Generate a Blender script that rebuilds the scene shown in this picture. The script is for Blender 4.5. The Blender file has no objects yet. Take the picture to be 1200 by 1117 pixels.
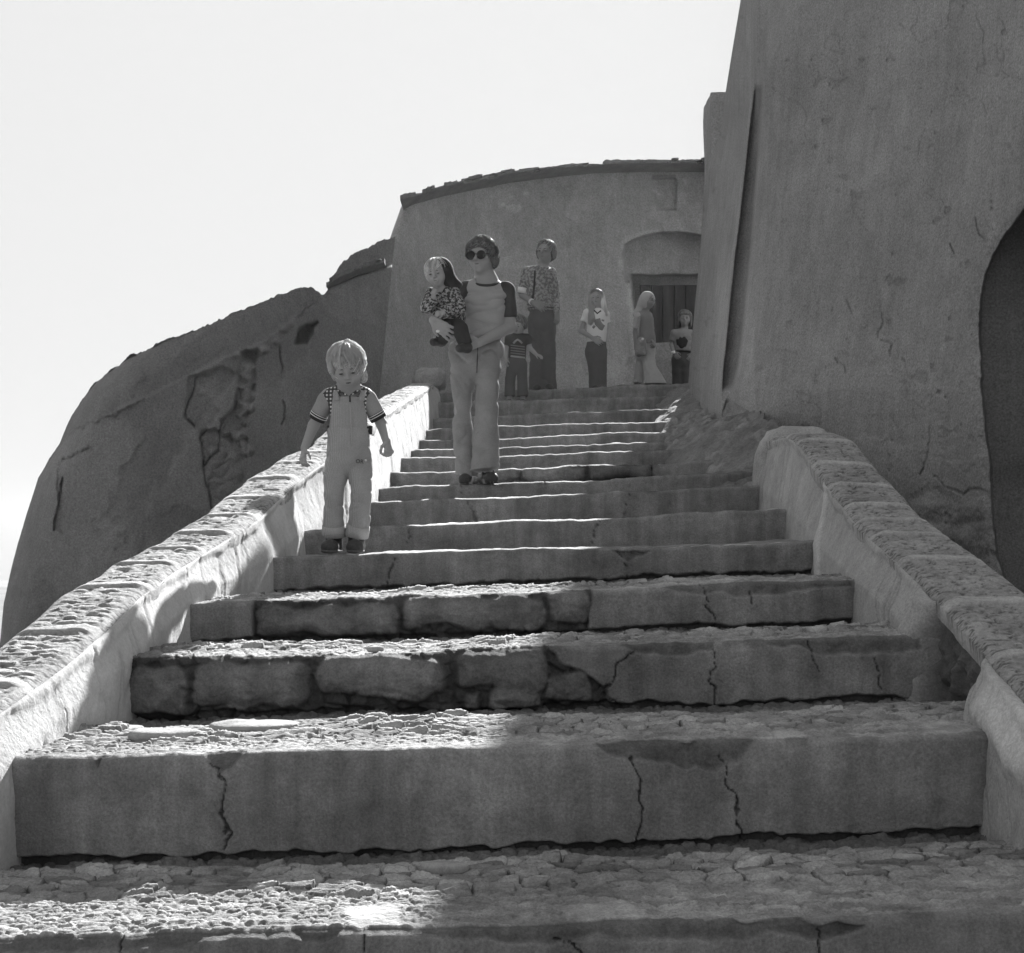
import bpy, math, random
import numpy as np
from mathutils import Vector
random.seed(5)
RNG = np.random.default_rng(11)
SC = bpy.context.scene
COL = SC.collection
F, CX, HY, ZE = 1714.0, 600.0, 637.0, 1.6      # focal length in photo pixels, principal column, horizon row, eye height

def W(px, py, Y):
    px, py, Y = np.broadcast_arrays(np.asarray(px, float), np.asarray(py, float), np.asarray(Y, float))
    return np.stack([(px - CX) / F * Y, Y, (HY - py) / F * Y + ZE], -1)

# ---------------------------------------------------------------- noise
def _hash(ix, iy, iz, s):
    n = (ix.astype(np.uint32) * np.uint32(374761393) + iy.astype(np.uint32) * np.uint32(668265263)
         + iz.astype(np.uint32) * np.uint32(2246822519) + np.uint32((s * 3266489917) & 0xffffffff))
    n = (n ^ (n >> np.uint32(13))) * np.uint32(1274126177)
    n = (n ^ (n >> np.uint32(16))) * np.uint32(2654435761)
    n = n ^ (n >> np.uint32(15))
    return (n & np.uint32(0xffffff)).astype(np.float32) / np.float32(0xffffff)

def vnoise(x, y, z, s=0):
    x = np.asarray(x, np.float32); y = np.asarray(y, np.float32); z = np.asarray(z, np.float32)
    x, y, z = np.broadcast_arrays(x, y, z)
    ix, iy, iz = (np.floor(a).astype(np.int64) for a in (x, y, z))
    fx, fy, fz = x - ix, y - iy, z - iz
    fx, fy, fz = (a * a * (3 - 2 * a) for a in (fx, fy, fz))
    r = 0
    for dz in (0, 1):
        wz = fz if dz else 1 - fz
        for dy in (0, 1):
            wy = fy if dy else 1 - fy
            a = _hash(ix, iy + dy, iz + dz, s); b = _hash(ix + 1, iy + dy, iz + dz, s)
            r = r + wz * wy * (a + (b - a) * fx)
    return r * 2 - 1

def fbm(x, y, z=0.0, f=1.0, o=4, s=0, g=0.5):
    r, a, n = 0, 1.0, 0
    for i in range(o):
        r = r + a * vnoise(np.asarray(x) * f + 17.3 * i, np.asarray(y) * f - 9.1 * i, np.asarray(z) * f + 5.7 * i, s + i)
        n += a; a *= g; f *= 2.03
    return r / n

def sst(a, b, x):
    t = np.clip((x - a) / (b - a), 0, 1)
    return t * t * (3 - 2 * t)

def vor(x, y, sx, sy, s=0, jit=0.85):
    """anisotropic cell pattern: nearest and second distance (in cells), id hashes and local offset"""
    gx, gy = x / sx, y / sy
    ix, iy = np.floor(gx).astype(np.int64), np.floor(gy).astype(np.int64)
    f1 = np.full(gx.shape, 9.0); f2 = f1.copy(); hid = np.zeros(gx.shape); hid2 = hid.copy(); lx = hid.copy(); ly = hid.copy()
    zz = np.zeros_like(ix)
    for dy in (-1, 0, 1):
        for dx in (-1, 0, 1):
            cx, cy = ix + dx, iy + dy
            px = cx + 0.5 + jit * (_hash(cx, cy, zz, s) - 0.5); py = cy + 0.5 + jit * (_hash(cx, cy, zz, s + 1) - 0.5)
            d = np.hypot(gx - px, gy - py)
            c = d < f1
            f2 = np.where(c, f1, np.minimum(f2, d))
            hid = np.where(c, _hash(cx, cy, zz, s + 2), hid); hid2 = np.where(c, _hash(cx, cy, zz, s + 3), hid2)
            lx = np.where(c, gx - px, lx); ly = np.where(c, gy - py, ly)
            f1 = np.where(c, d, f1)
    return f1, f2, hid, hid2, lx, ly

def dpoly(x, y, pts, closed=False):
    """distance to a polyline"""
    pts = [tuple(p) for p in pts]
    if closed: pts = pts + [pts[0]]
    d = np.full(np.shape(x), 1e9)
    for (ax, ay), (bx, by) in zip(pts[:-1], pts[1:]):
        vx, vy = bx - ax, by - ay; L = vx * vx + vy * vy + 1e-12
        t = np.clip(((x - ax) * vx + (y - ay) * vy) / L, 0, 1)
        d = np.minimum(d, np.hypot(x - ax - t * vx, y - ay - t * vy))
    return d

def inpoly(x, y, pts):
    c = np.zeros(np.shape(x), bool)
    n = len(pts)
    for i in range(n):
        ax, ay = pts[i]; bx, by = pts[(i + 1) % n]
        if ay == by: continue
        c ^= ((ay > y) != (by > y)) & (x < (bx - ax) * (y - ay) / (by - ay) + ax)
    return c

def sdpoly(x, y, pts):
    """signed distance, negative inside"""
    d = dpoly(x, y, pts, True)
    return np.where(inpoly(x, y, pts), -d, d)

# ---------------------------------------------------------------- meshes and objects
def make_obj(name, v, f, mat=None, parent=None, smooth=True, attrs=None):
    v = np.ascontiguousarray(v, np.float32).reshape(-1, 3)
    me = bpy.data.meshes.new(name)
    fl = [np.asarray(f)] if not isinstance(f, list) else [np.asarray(a) for a in f]
    fl = [a for a in fl if a.size]
    me.vertices.add(len(v)); me.vertices.foreach_set('co', v.ravel())
    loops = np.concatenate([a.ravel() for a in fl]).astype(np.int32)
    starts, o = [], 0
    for a in fl:
        starts.append(o + np.arange(len(a)) * a.shape[1]); o += a.size
    starts = np.concatenate(starts).astype(np.int32)
    me.loops.add(len(loops)); me.loops.foreach_set('vertex_index', loops)
    me.polygons.add(len(starts)); me.polygons.foreach_set('loop_start', starts)
    me.update(calc_edges=True)
    me.validate()
    me.polygons.foreach_set('use_smooth', np.full(len(me.polygons), bool(smooth)))
    if attrs:
        for k, a in attrs.items():
            at = me.attributes.new(k, 'FLOAT', 'POINT'); at.data.foreach_set('value', np.ascontiguousarray(a, np.float32).ravel())
    ob = bpy.data.objects.new(name, me); COL.objects.link(ob)
    if mat: me.materials.append(mat)
    if parent:
        ob.parent = parent
        if parent.parent is None: ob.location = -Vector(parent.location)
    return ob

def grid_faces(nu, nv, flip=False, off=0):
    i = np.arange(nu - 1)[:, None] * nv + np.arange(nv - 1)[None, :]
    q = np.stack([i, i + nv, i + nv + 1, i + 1], -1).reshape(-1, 4) + off
    return q[:, ::-1] if flip else q

def tag(o, label=None, cat=None, group=None, kind=None):
    if label: o['label'] = label
    if cat: o['category'] = cat
    if group: o['group'] = group
    if kind: o['kind'] = kind
    return o

def empty(name, label=None, cat=None, group=None, kind=None):
    o = bpy.data.objects.new(name, None); COL.objects.link(o); o.empty_display_size = 0.2
    return tag(o, label, cat, group, kind)

# ---------------------------------------------------------------- materials (all neutral greys: the photograph is black and white)
def nodes(m):
    m.use_nodes = True
    nt = m.node_tree; nt.nodes.clear()
    out = nt.nodes.new('ShaderNodeOutputMaterial'); bs = nt.nodes.new('ShaderNodeBsdfPrincipled')
    nt.links.new(bs.outputs[0], out.inputs[0])
    bs.inputs['Specular IOR Level'].default_value = 0.15
    bs.inputs['Roughness'].default_value = 0.92
    return nt, bs

def n_math(nt, op, a, b=None, c=None):
    n = nt.nodes.new('ShaderNodeMath'); n.operation = op
    for i, x in enumerate((a, b, c)):
        if x is None: continue
        if isinstance(x, (int, float)): n.inputs[i].default_value = x
        else: nt.links.new(x, n.inputs[i])
    return n.outputs[0]

def n_noise(nt, vec, scale, detail=4, rough=0.55, stretch=None):
    if stretch:
        mp = nt.nodes.new('ShaderNodeMapping'); mp.inputs['Scale'].default_value = stretch
        nt.links.new(vec, mp.inputs['Vector']); vec = mp.outputs[0]
    n = nt.nodes.new('ShaderNodeTexNoise'); n.inputs['Scale'].default_value = scale
    n.inputs['Detail'].default_value = detail; n.inputs['Roughness'].default_value = rough
    nt.links.new(vec, n.inputs['Vector'])
    return n.outputs[0]

def n_map(nt, v, a, b, c, d):
    n = nt.nodes.new('ShaderNodeMapRange'); nt.links.new(v, n.inputs[0])
    for i, x in enumerate((a, b, c, d)): n.inputs[i + 1].default_value = x
    return n.outputs[0]

def n_attr(nt, name):
    n = nt.nodes.new('ShaderNodeAttribute'); n.attribute_name = name
    return n.outputs['Fac']

def earth(name, base, blotch=0.35, grain=0.25, streak=0.0, bump=0.4, bscale=60.0, attrs=(), speck=0.0, big=1.2, gs=None):
    """plaster, mud and stone: grey value = base * blotches * grain, attrs = [(attribute, grey value)] overrides"""
    m = bpy.data.materials.new(name); nt, bs = nodes(m)
    tc = nt.nodes.new('ShaderNodeNewGeometry'); P = tc.outputs['Position']
    v = n_map(nt, n_noise(nt, P, big, 5, 0.6), 0.25, 0.75, 1 - blotch, 1 + blotch)
    v2 = n_map(nt, n_noise(nt, P, big * 7, 5, 0.65), 0.25, 0.75, 1 - blotch * .6, 1 + blotch * .6)
    g = n_map(nt, n_noise(nt, P, gs or bscale * 2.2, 5, 0.8), 0.28, 0.72, 1 - grain, 1 + grain)
    v = n_math(nt, 'MULTIPLY', v, v2); v = n_math(nt, 'MULTIPLY', v, g)
    if streak:
        st = n_map(nt, n_noise(nt, P, 1.0, 4, 0.6, (14, 14, 1.1)), 0.3, 0.7, 1 - streak, 1 + streak)
        v = n_math(nt, 'MULTIPLY', v, st)
    if speck:
        s1 = n_map(nt, n_noise(nt, P, 38, 2, 0.5), 0.66, 0.74, 0, 1)
        v = n_math(nt, 'MULTIPLY', v, n_math(nt, 'SUBTRACT', 1.0, n_math(nt, 'MULTIPLY', s1, speck)))
    val = n_math(nt, 'MULTIPLY', v, base)
    for an, av in attrs:
        a = n_attr(nt, an)
        tgt = n_math(nt, 'MULTIPLY', v, av)
        dlt = n_math(nt, 'SUBTRACT', tgt, val)
        val = n_math(nt, 'MULTIPLY_ADD', dlt, a, val)
    cb = nt.nodes.new('ShaderNodeCombineColor')
    for i in range(3): nt.links.new(val, cb.inputs[i])
    nt.links.new(cb.outputs[0], bs.inputs['Base Color'])
    b1 = n_noise(nt, P, bscale, 6, 0.7)
    bp = nt.nodes.new('ShaderNodeBump'); bp.inputs['Strength'].default_value = bump; bp.inputs['Distance'].default_value = 0.012
    nt.links.new(b1, bp.inputs['Height']); nt.links.new(bp.outputs[0], bs.inputs['Normal'])
    return m

def cloth(name, base, var=0.12, bump=0.25, bscale=220.0, pattern=None, rough=0.9):
    m = bpy.data.materials.new(name); nt, bs = nodes(m)
    bs.inputs['Roughness'].default_value = rough
    tc = nt.nodes.new('ShaderNodeTexCoord'); P = tc.outputs['Object']
    v = n_map(nt, n_noise(nt, P, 9, 4, 0.6), 0.25, 0.75, 1 - var, 1 + var)
    g = n_map(nt, n_noise(nt, P, bscale, 2, 0.6), 0.25, 0.75, 1 - var, 1 + var)
    val = n_math(nt, 'MULTIPLY', n_math(nt, 'MULTIPLY', v, g), base)
    if pattern: val = pattern(nt, P, val)
    cb = nt.nodes.new('ShaderNodeCombineColor')
    for i in range(3): nt.links.new(val, cb.inputs[i])
    nt.links.new(cb.outputs[0], bs.inputs['Base Color'])
    bp = nt.nodes.new('ShaderNodeBump'); bp.inputs['Strength'].default_value = bump; bp.inputs['Distance'].default_value = 0.002
    nt.links.new(n_noise(nt, P, bscale, 3, 0.6), bp.inputs['Height']); nt.links.new(bp.outputs[0], bs.inputs['Normal'])
    return m
# ================================================================ materials
M_RISER = earth('riser_plaster', 0.22, .42, .40, .24, .55, 70, gs=150, attrs=[('stone', 0.175), ('dirt_shade', 0.07), ('pale', 0.46)], big=2.2)
M_PARL = earth('parapet_limewash', 0.36, .26, .34, .0, .5, 60, gs=120, attrs=[('dirt_shade', 0.13), ('pale', 0.55)], big=2.5)
M_PARL_LIT = earth('limewash_sunlit', 0.47, .16, .18, .0, .5, 60, gs=90, attrs=[('dirt_shade', 0.2), ('pale', 0.52)], big=2.5)  # lighter copy of the parapet limewash, sunlight put into the colour
M_COPE = earth('coping_shale', 0.30, .28, .34, .0, .6, 90, gs=90, attrs=[('dirt_shade', 0.09), ('pale', 0.44)], big=6)
M_TOWER = earth('tower_mud', 0.26, .20, .52, .08, .9, 34, gs=75, attrs=[('dirt_shade', 0.16), ('pale', .32)], speck=.25, big=.9)
M_BAST = earth('bastion_mud', 0.20, .20, .46, .05, .9, 26, gs=55, attrs=[('stone', 0.20), ('dirt_shade', 0.10)], big=.8)
M_FAR = earth('far_mud', 0.26, .20, .42, .06, .8, 22, gs=42, attrs=[('pale', 0.38), ('dirt_shade', 0.15)], big=.9)
M_SLATE = earth('slate', 0.13, .25, .25, 0, .5, 60, big=4)
M_STONE = earth('shale_stone', 0.34, .25, .25, 0, .5, 90, big=8)
M_GROUND = earth('ground_dust', 0.17, .2, .2, 0, .5, 40, big=.5)
M_DOOR = earth('door_wood', 0.075, .2, .2, 0.3, .4, 50, big=1.5)
M_RUBBLE = earth('rubble_mud', 0.19, .25, .35, 0, .9, 40, gs=60, attrs=[('dirt_shade', .11), ('pale', .30)], big=3)

# ================================================================ stairs
# front edge of each step: depth, left pixel, right pixel
STEP = [(2.77, (-190, 1112), (1365, 1066)), (3.5, (10, 892), (1148, 862)), (4.3, (150, 775), (1077, 745)), (5.05, (215, 708), (1006, 680)),
        (6.1, (320, 652), (954, 636)), (7.0, (350, 622), (923, 596)), (8.2, (433, 590), (890, 569)), (9.2, (437, 573), (838, 556)),
        (10.1, (460, 555), (821, 541)), (11.0, (470, 538), (787, 527)), (11.9, (480, 528), (783, 517)), (12.8, (492, 515.5), (787, 506)),
        (13.7, (505, 503), (787, 493)), (14.6, (515, 489), (780, 479)), (15.6, (520, 471), (781, 464)), (16.7, (520, 460), (790, 450))]
SL = [W(l[0], l[1], Y) for Y, l, r in STEP]; SR = [W(r[0], r[1], Y) for Y, l, r in STEP]
SY = np.array([s[0] for s in STEP])
XL_Y = np.array([0.2, 2.0, 2.77, 3.5, 4.3, 5.05, 6.1, 7.0, 8.2, 10, 12, 14, 16.7]); XL_X = np.array([-1.24, -1.24, -1.23, -1.2, -1.13, -1.11, -1.0, -.99, -.85, -.84, -.82, -.80, -.78])
XR_Y = np.array([0.2, 2.0, 2.77, 3.5, 4.3, 5.05, 6.1, 7.0, 8.2, 9.2]); XR_X = np.array([1.17, 1.17, 1.165, 1.15, 1.19, 1.19, 1.26, 1.32, 1.39, 1.42])
def xl(Y): return np.interp(Y, XL_Y, XL_X)
def xr(Y): return np.interp(Y, XR_Y, XR_X)
def step_z(Y, x):
    """top of the tread at (x, Y)"""
    Y = np.asarray(Y, float); x = np.broadcast_to(np.asarray(x, float), Y.shape)
    z = np.full(Y.shape, 0.2)
    for yy, zz in ((1.2, .4), (2.0, .62)): z = np.where(Y >= yy, zz, z)
    for k in range(len(STEP)):
        l, r = SL[k], SR[k]
        z = np.where(Y >= STEP[k][0], l[2] + (r[2] - l[2]) * (x - l[0]) / (r[0] - l[0]), z)
    return z
def ramp(Y):   # smooth slope under the treads
    return np.interp(Y, [0, .4, 2.77, 5.05, 7, 9.2, 11, 13.7, 16.7, 24], [0, .1, .55, 1.2, 1.5, 1.75, 2.0, 2.45, 3.1, 3.3])

CRACKS = {1: [[(248, 893), (258, 903), (268, 925), (266, 950), (270, 975), (264, 1000)], [(740, 892), (749, 915), (747, 945), (741, 990)],
              [(845, 890), (852, 915), (864, 940), (862, 955), (873, 990)]],
          2: [[(742, 765), (728, 775), (715, 795), (712, 810), (735, 834)], [(832, 760), (838, 790), (840, 828)], [(950, 757), (960, 785)], [(1022, 770), (1028, 805)]],
          3: [[(818, 683), (826, 700), (836, 722), (838, 742)], [(880, 690), (884, 705)]],
          4: [[(462, 650), (457, 675), (456, 702)], [(722, 648), (735, 665), (735, 690)]],
          5: [[(482, 618), (478, 642)], [(700, 606), (694, 640)]], 6: [[(548, 586), (560, 612)], [(738, 580), (728, 606)]], 7: [[(640, 564), (636, 578)], [(540, 568), (538, 582)]],
          0: [[(420, 1095), (416, 1117)], [(960, 1085), (964, 1117)], [(130, 1105), (150, 1125)], [(660, 1095), (690, 1117)]]}
CHIPS = {1: [[(238, 880), (262, 904), (292, 880)], [(690, 870), (740, 893), (800, 899), (838, 903), (862, 895), (890, 870)], [(110, 880), (118, 896), (130, 880)]],
         2: [[(880, 750), (955, 764), (1077, 762), (1077, 740), (880, 740)], [(720, 750), (745, 768), (830, 764), (840, 752)]],
         3: [[(760, 684), (826, 698), (900, 694), (1000, 690), (1000, 676), (760, 680)]], 4: [[(715, 646), (735, 656), (760, 646)]],
         0: [[(-200, 1085), (-200, 1130), (130, 1118), (180, 1112), (270, 1104), (420, 1096), (520, 1104), (600, 1100), (800, 1098), (980, 1092), (1010, 1080), (500, 1070)]]}
STONES = {2: [(145, 783, 221, 842), (223, 776, 365, 830), (371, 768, 527, 820), (531, 764, 640, 812), (541, 812, 568, 838), (574, 808, 640, 836), (640, 790, 694, 822)],
          3: [(300, 710, 467, 746), (472, 700, 639, 738), (644, 694, 693, 732)],
          8: [(553, 545, 609, 566), (612, 545, 688, 564), (691, 543, 765, 561)]}
PLAST = {2: [[(640, 755), (646, 765), (660, 778), (682, 790), (700, 800), (713, 808), (718, 824), (735, 834), (700, 842), (1200, 850), (1200, 730)], [(0, 700), (148, 700), (148, 900), (0, 900)]],
         3: [[(694, 670), (694, 760), (1200, 760), (1200, 650)], [(0, 690), (297, 700), (298, 770), (0, 790)]],
         8: [[(300, 530), (552, 530), (552, 580), (300, 580)], [(765, 530), (765, 580), (900, 580), (900, 520)]]}

def riser_fn(k, Y, X, Z, ztop, zbot):
    """inward offset (positive = into the step), stone and dirt masks"""
    px = CX + X * F / Y; py = HY - (Z - ZE) * F / Y; s = Y / F
    r = .010 * fbm(X, 0, Z, 1.7, 3, 40 + k) + .0035 * fbm(X, 3, Z, 9, 5, 60 + k, .6)
    stone = np.zeros(X.shape); dirt_shade = stone.copy()
    wx = px + fbm(X, 0, Z, 14, 3, 80 + k) * .022 / s; wy = py + fbm(X, 7, Z, 14, 3, 90 + k) * .022 / s
    if k in STONES:
        pl = np.full(X.shape, 1e9)
        for P in PLAST[k]: pl = np.minimum(pl, sdpoly(wx, wy, P) * s)
        nopl = sst(-.004, .004, pl)
        sd = np.full(X.shape, 1e9); idn = np.zeros(X.shape)
        for i, (x0, y0, x1, y1) in enumerate(STONES[k]):
            cx, cy, hx, hy = (x0 + x1) / 2, (y0 + y1) / 2, (x1 - x0) / 2, (y1 - y0) / 2
            rr = min(hx, hy) * .55
            qx, qy = np.abs(wx - cx) - hx + rr, np.abs(wy - cy) - hy + rr
            d = (np.hypot(np.maximum(qx, 0), np.maximum(qy, 0)) + np.minimum(np.maximum(qx, qy), 0) - rr) * s
            idn = np.where(d < sd, i, idn); sd = np.minimum(sd, d)
        sd = sd + .016 * fbm(X, 6, Z, 11, 4, 34)
        prof = .55 * sst(.003, -.012, sd) + .45 * sst(.006, -.05, sd)
        rough = .022 * fbm(X, 1, Z, 9, 6, 30 + k, .6) + .007 * (1 - 2 * np.abs(fbm(X, 2, Z, 28, 4, 31))) * .6
        f1, f2, h1, _, _, _ = vor(X, Z, .055, .04, 7 + k)
        mort = .036 - .022 * sst(.02, .25, f2 - f1) * h1 + .018 * fbm(X, 4, Z, 14, 5, 33, .6)
        rs = mort * (1 - prof) + (-.012 + .012 * np.sin(idn * 2.3)) * prof + rough
        r = r * (1 - nopl) + rs * nopl
        stone = np.maximum(stone, nopl * prof); dirt_shade = np.maximum(dirt_shade, nopl * (1 - prof))
    for P in CHIPS.get(k, []):
        d = sdpoly(wx, wy, P) * s
        m = sst(.004, -.004, d)
        r = r + m * (.016 + .010 * fbm(X, 5, Z, 22, 4, 51)); stone = np.maximum(stone, .6 * m); dirt_shade = np.maximum(dirt_shade, .5 * m)
    jx = wx + fbm(X, 2, Z, 55, 3, 96) * .010 / s; jy = wy + fbm(X, 9, Z, 55, 3, 97) * .008 / s
    for P in CRACKS.get(k, []):
        d = dpoly(jx, jy, P) * s
        w = (.0007 + .0010 * Y / 3.5) * (1 + .6 * fbm(X, 8, Z, 14, 3, 53))
        m = sst(w * 1.6, w * .5, d)
        r = r + .010 * m; dirt_shade = np.maximum(dirt_shade, .8 * m)
        r = r - .003 * sst(.03, .008, d) * (1 - m)
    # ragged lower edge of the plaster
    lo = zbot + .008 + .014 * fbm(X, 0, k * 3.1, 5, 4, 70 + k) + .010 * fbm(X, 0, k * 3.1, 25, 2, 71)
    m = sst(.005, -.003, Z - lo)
    if k <= 4: r = r + .028 * m; dirt_shade = np.maximum(dirt_shade, m)
    # worn rounded lip
    e = ztop - Z
    lip = .016 + .012 * fbm(X, 0, k * 7.7, 6, 3, 75)
    r = r + np.where(e < lip, .016 * (1 - np.sqrt(np.clip(1 - ((lip - e) / lip) ** 2, 0, 1))), 0)
    crumb = sst(.15, .5, fbm(X, 0, k * 5.5, 9, 4, 77)) * sst(.035, .0, e)
    r = r + .012 * crumb; dirt_shade = np.maximum(dirt_shade, .5 * crumb)
    return r, stone, dirt_shade

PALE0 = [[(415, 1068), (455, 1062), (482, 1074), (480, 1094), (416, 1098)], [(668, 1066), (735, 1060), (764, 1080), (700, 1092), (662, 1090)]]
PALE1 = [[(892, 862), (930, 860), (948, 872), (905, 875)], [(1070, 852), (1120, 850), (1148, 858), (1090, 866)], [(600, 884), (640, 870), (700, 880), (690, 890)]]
def tread_fn(k, Yk, Yn, X, Y, Z0):
    v = (Y - Yk) / (Yn - Yk)
    t = .012 * fbm(X, Y, k * 4.0, 2.2, 3, 100 + k) + .003 * fbm(X, Y, k, 14, 3, 101)
    stone = np.zeros(X.shape); dirt_shade = stone.copy(); pale = stone.copy()
    if k <= 3:
        wX = X + .03 * fbm(X, Y, 0, 7, 3, 110 + k); wY = Y + .018 * fbm(X, Y, 2, 7, 3, 111 + k)
        f1, f2, h, h2, lx, ly = vor(wX, wY, .070, .028, 120 + k)
        st = sst(.01, .10, f2 - f1) * (.25 + .75 * h) + ((ly * 1.0 * (.2 + h2)) + lx * .7 * (h - .5)) * sst(.01, .09, f2 - f1)
        g1, g2, gh, gh2, gx, gy = vor(wX, wY, .036, .017, 140 + k)
        sm = sst(.03, .35, g2 - g1) * (.3 + .7 * gh) + gy * .4
        a = {0: .38, 1: .26, 2: .25, 3: .25}[k]; b = {0: .78, 1: .70, 2: .6, 3: .4}[k]
        e = .08 * fbm(X, 0, 0, 3, 3, 150 + k)
        big = sst(a - .05, a + .07, v + e) * sst(b + .06, b - .06, v + e)
        fine = sst(a + .06, a - .06, v + e)
        back = 1 - np.clip(big + fine, 0, 1)
        drop = sst(-.1, .35, fbm(X, Y, 5, 3.5, 3, 160 + k))    # where earth buries the stones
        right = sst(.2, 1.0, X + .2 * fbm(X, Y, 3, 2, 2, 161)) * (k < 2)
        am = 1 - .40 * drop - .12 * right * (1 - drop)
        t = t + big * am * .019 * st + fine * (.007 * sm + .003 * st) + back * (.012 * sm * sst(.1, .5, gh2) + .010 * fbm(X, Y, 3, 18, 4, 162))
        gap = sst(.20, .03, f2 - f1) * big * am
        dirt_shade = np.maximum(gap, back * .55); stone = np.clip(big * am + .6 * fine, 0, 1) * (1 - gap)
        pale = np.maximum(pale, .5 * big * am * sst(.6, .9, h2) * (1 - gap)); dirt_shade = np.maximum(dirt_shade, .5 * big * am * sst(.3, .1, h2)); t = t + .006 * fbm(X, Y, 8, 26, 5, 163, .65)
        s = Yk / F
        pale = np.maximum(pale, (.10 + .55 * h2) * np.clip(big * am + .8 * fine, 0, 1) * (1 - gap)); dirt_shade = np.maximum(dirt_shade, gap)
        if k < 2:
            px = CX + X * F / Y; py = HY - (Z0 - ZE) * F / Y
            for P in (PALE0 if k == 0 else PALE1):
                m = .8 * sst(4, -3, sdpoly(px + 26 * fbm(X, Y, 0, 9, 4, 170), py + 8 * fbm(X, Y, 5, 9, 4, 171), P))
                t = t * (1 - m) + m * (.008 + .002 * fbm(X, Y, 0, 20, 2, 3)); pale = np.maximum(pale * (1 - m), .6 * m); dirt_shade = dirt_shade * (1 - m); stone *= 1 - m
        t = t * (.35 + .65 * sst(.0, .12, v))
        t = t - back * .012
    else:
        t = t + .004 * fbm(X, Y, 1, 30, 3, 12)
        c = .10 * (1 + .5 * fbm(X, 0, k * 2.7, 5, 3, 13)); q = np.clip((Y - Y[:, :1]) / c, 0, 1)
        t = t - .025 * (1 - q) ** 2
        pale = sst(1.6, .6, (Y - Y[:, :1]) / .1)  # worn tread fronts painted pale to stand for sun on the edges
    return t, stone, dirt_shade, pale

stairs = empty('stone_staircase', 'long worn staircase of plastered stone steps climbing between two low walls', 'staircase')
def build_step(k):
    Yk, lp, rp = STEP[k]; l, r = SL[k], SR[k]
    last = k == len(STEP) - 1
    Yn = STEP[k + 1][0] + .05 if not last else 24.0
    res = max(.0029, .00095 * Yk) if k <= 4 else .00125 * Yk
    x0, x1 = l[0] - (.22 if not last else .35), r[0] + (.25 if k < 9 else .6)
    if last: x1 = r[0] + 1.6
    nx = int((x1 - x0) / res)
    xs = np.linspace(x0, x1, nx)
    zt = l[2] + (r[2] - l[2]) * (xs - l[0]) / (r[0] - l[0])
    zb = step_z(np.full(nx, Yk - .02), xs)
    edge = .010 * fbm(xs, 0, k * 3.3, 2.2, 4, 20 + k) * min(Yk, 8) / 3.5 + .0025 * fbm(xs, 0, k * 3.3, 18, 3, 21) * Yk / 3.5
    zt = zt + edge
    nr = max(8, int((np.mean(zt - zb) + .06) / res)); nt = max(6, int(min(Yn - Yk, 1.3) / (res * 1.5)))
    if k > 3: nt = 26
    tr = np.linspace(0, 1, nr)
    X = np.repeat(xs[:, None], nr, 1); Z = (zb - .06)[:, None] + (zt - zb + .06)[:, None] * tr
    rr, st, di = riser_fn(k, Yk, X, Z, np.repeat(zt[:, None], nr, 1), np.repeat(zb[:, None], nr, 1))
    wav = .015 * fbm(xs, 0, k * 9.1, 1.3, 3, 25)[:, None] * Yk / 4
    A = np.stack([X, Yk + rr + wav, Z], -1)
    tv = np.linspace(0, 1, nt + 1)[1:] ** (1.0 if k < 4 else 2.6)
    topY = A[:, -1, 1]
    X2 = np.repeat(xs[:, None], nt, 1); Y2 = topY[:, None] + (Yn - topY)[:, None] * tv
    Z2 = np.repeat(zt[:, None], nt, 1)
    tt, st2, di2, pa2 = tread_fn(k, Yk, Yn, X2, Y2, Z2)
    B = np.stack([X2, Y2, Z2 + tt], -1)
    V = np.concatenate([A, B], 1)
    st = np.concatenate([st, st2], 1); di = np.concatenate([di, di2], 1); pa = np.concatenate([np.zeros_like(rr), pa2], 1)
    return make_obj('step' if not last else 'landing', V, grid_faces(nx, nr + nt, True), M_RISER, stairs, True, {'stone': st, 'dirt_shade': di, 'pale': pa})
for k in range(len(STEP)): build_step(k)
for yy, zz, yn in ((.4, .2, 1.2), (1.2, .4, 2.0), (2.0, .62, 2.8)):     # the flight goes on down past the photographer
    xs = np.linspace(-1.5, 1.45, 90)
    prof = [(yy, zz - .26)] + [(yy + .004 * i * 0, zz - .26 + .26 * i / 8) for i in range(1, 9)] + [(yy + (yn + .03 - yy) * i / 12, zz) for i in range(1, 13)]
    P = np.array(prof)
    V = np.stack([np.repeat(xs[:, None], len(P), 1), np.repeat(P[None, :, 0], 90, 0), np.repeat(P[None, :, 1], 90, 0)], -1)
    V[..., 1] += .01 * fbm(V[..., 0], V[..., 1], V[..., 2], 4, 3, 3); V[..., 2] += .012 * fbm(V[..., 0], V[..., 1], V[..., 2], 9, 4, 4)
    z = np.zeros(V.shape[:2])
    make_obj('step', V, grid_faces(90, len(P), True), M_RISER, stairs, True, {'stone': z, 'dirt_shade': z, 'pale': z})

# ================================================================ parapets
def solve_edge(pts, Xf):
    out = []
    Ys = np.linspace(1.5, 17, 6000); px = CX + Xf(Ys) * F / Ys
    for a, b in pts:
        i = np.argmin(np.abs(px - a)); Y = Ys[i]; out.append((Y, (HY - b) / F * Y + ZE))
    return sorted(out)

def smooth_interp(y, pts):
    p = np.array(pts); 
    a = np.interp(y, p[:, 0], p[:, 1])
    for d in (.15, .3): a = a + np.interp(y - d, p[:, 0], p[:, 1]) + np.interp(y + d, p[:, 0], p[:, 1])
    return a / 5

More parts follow.
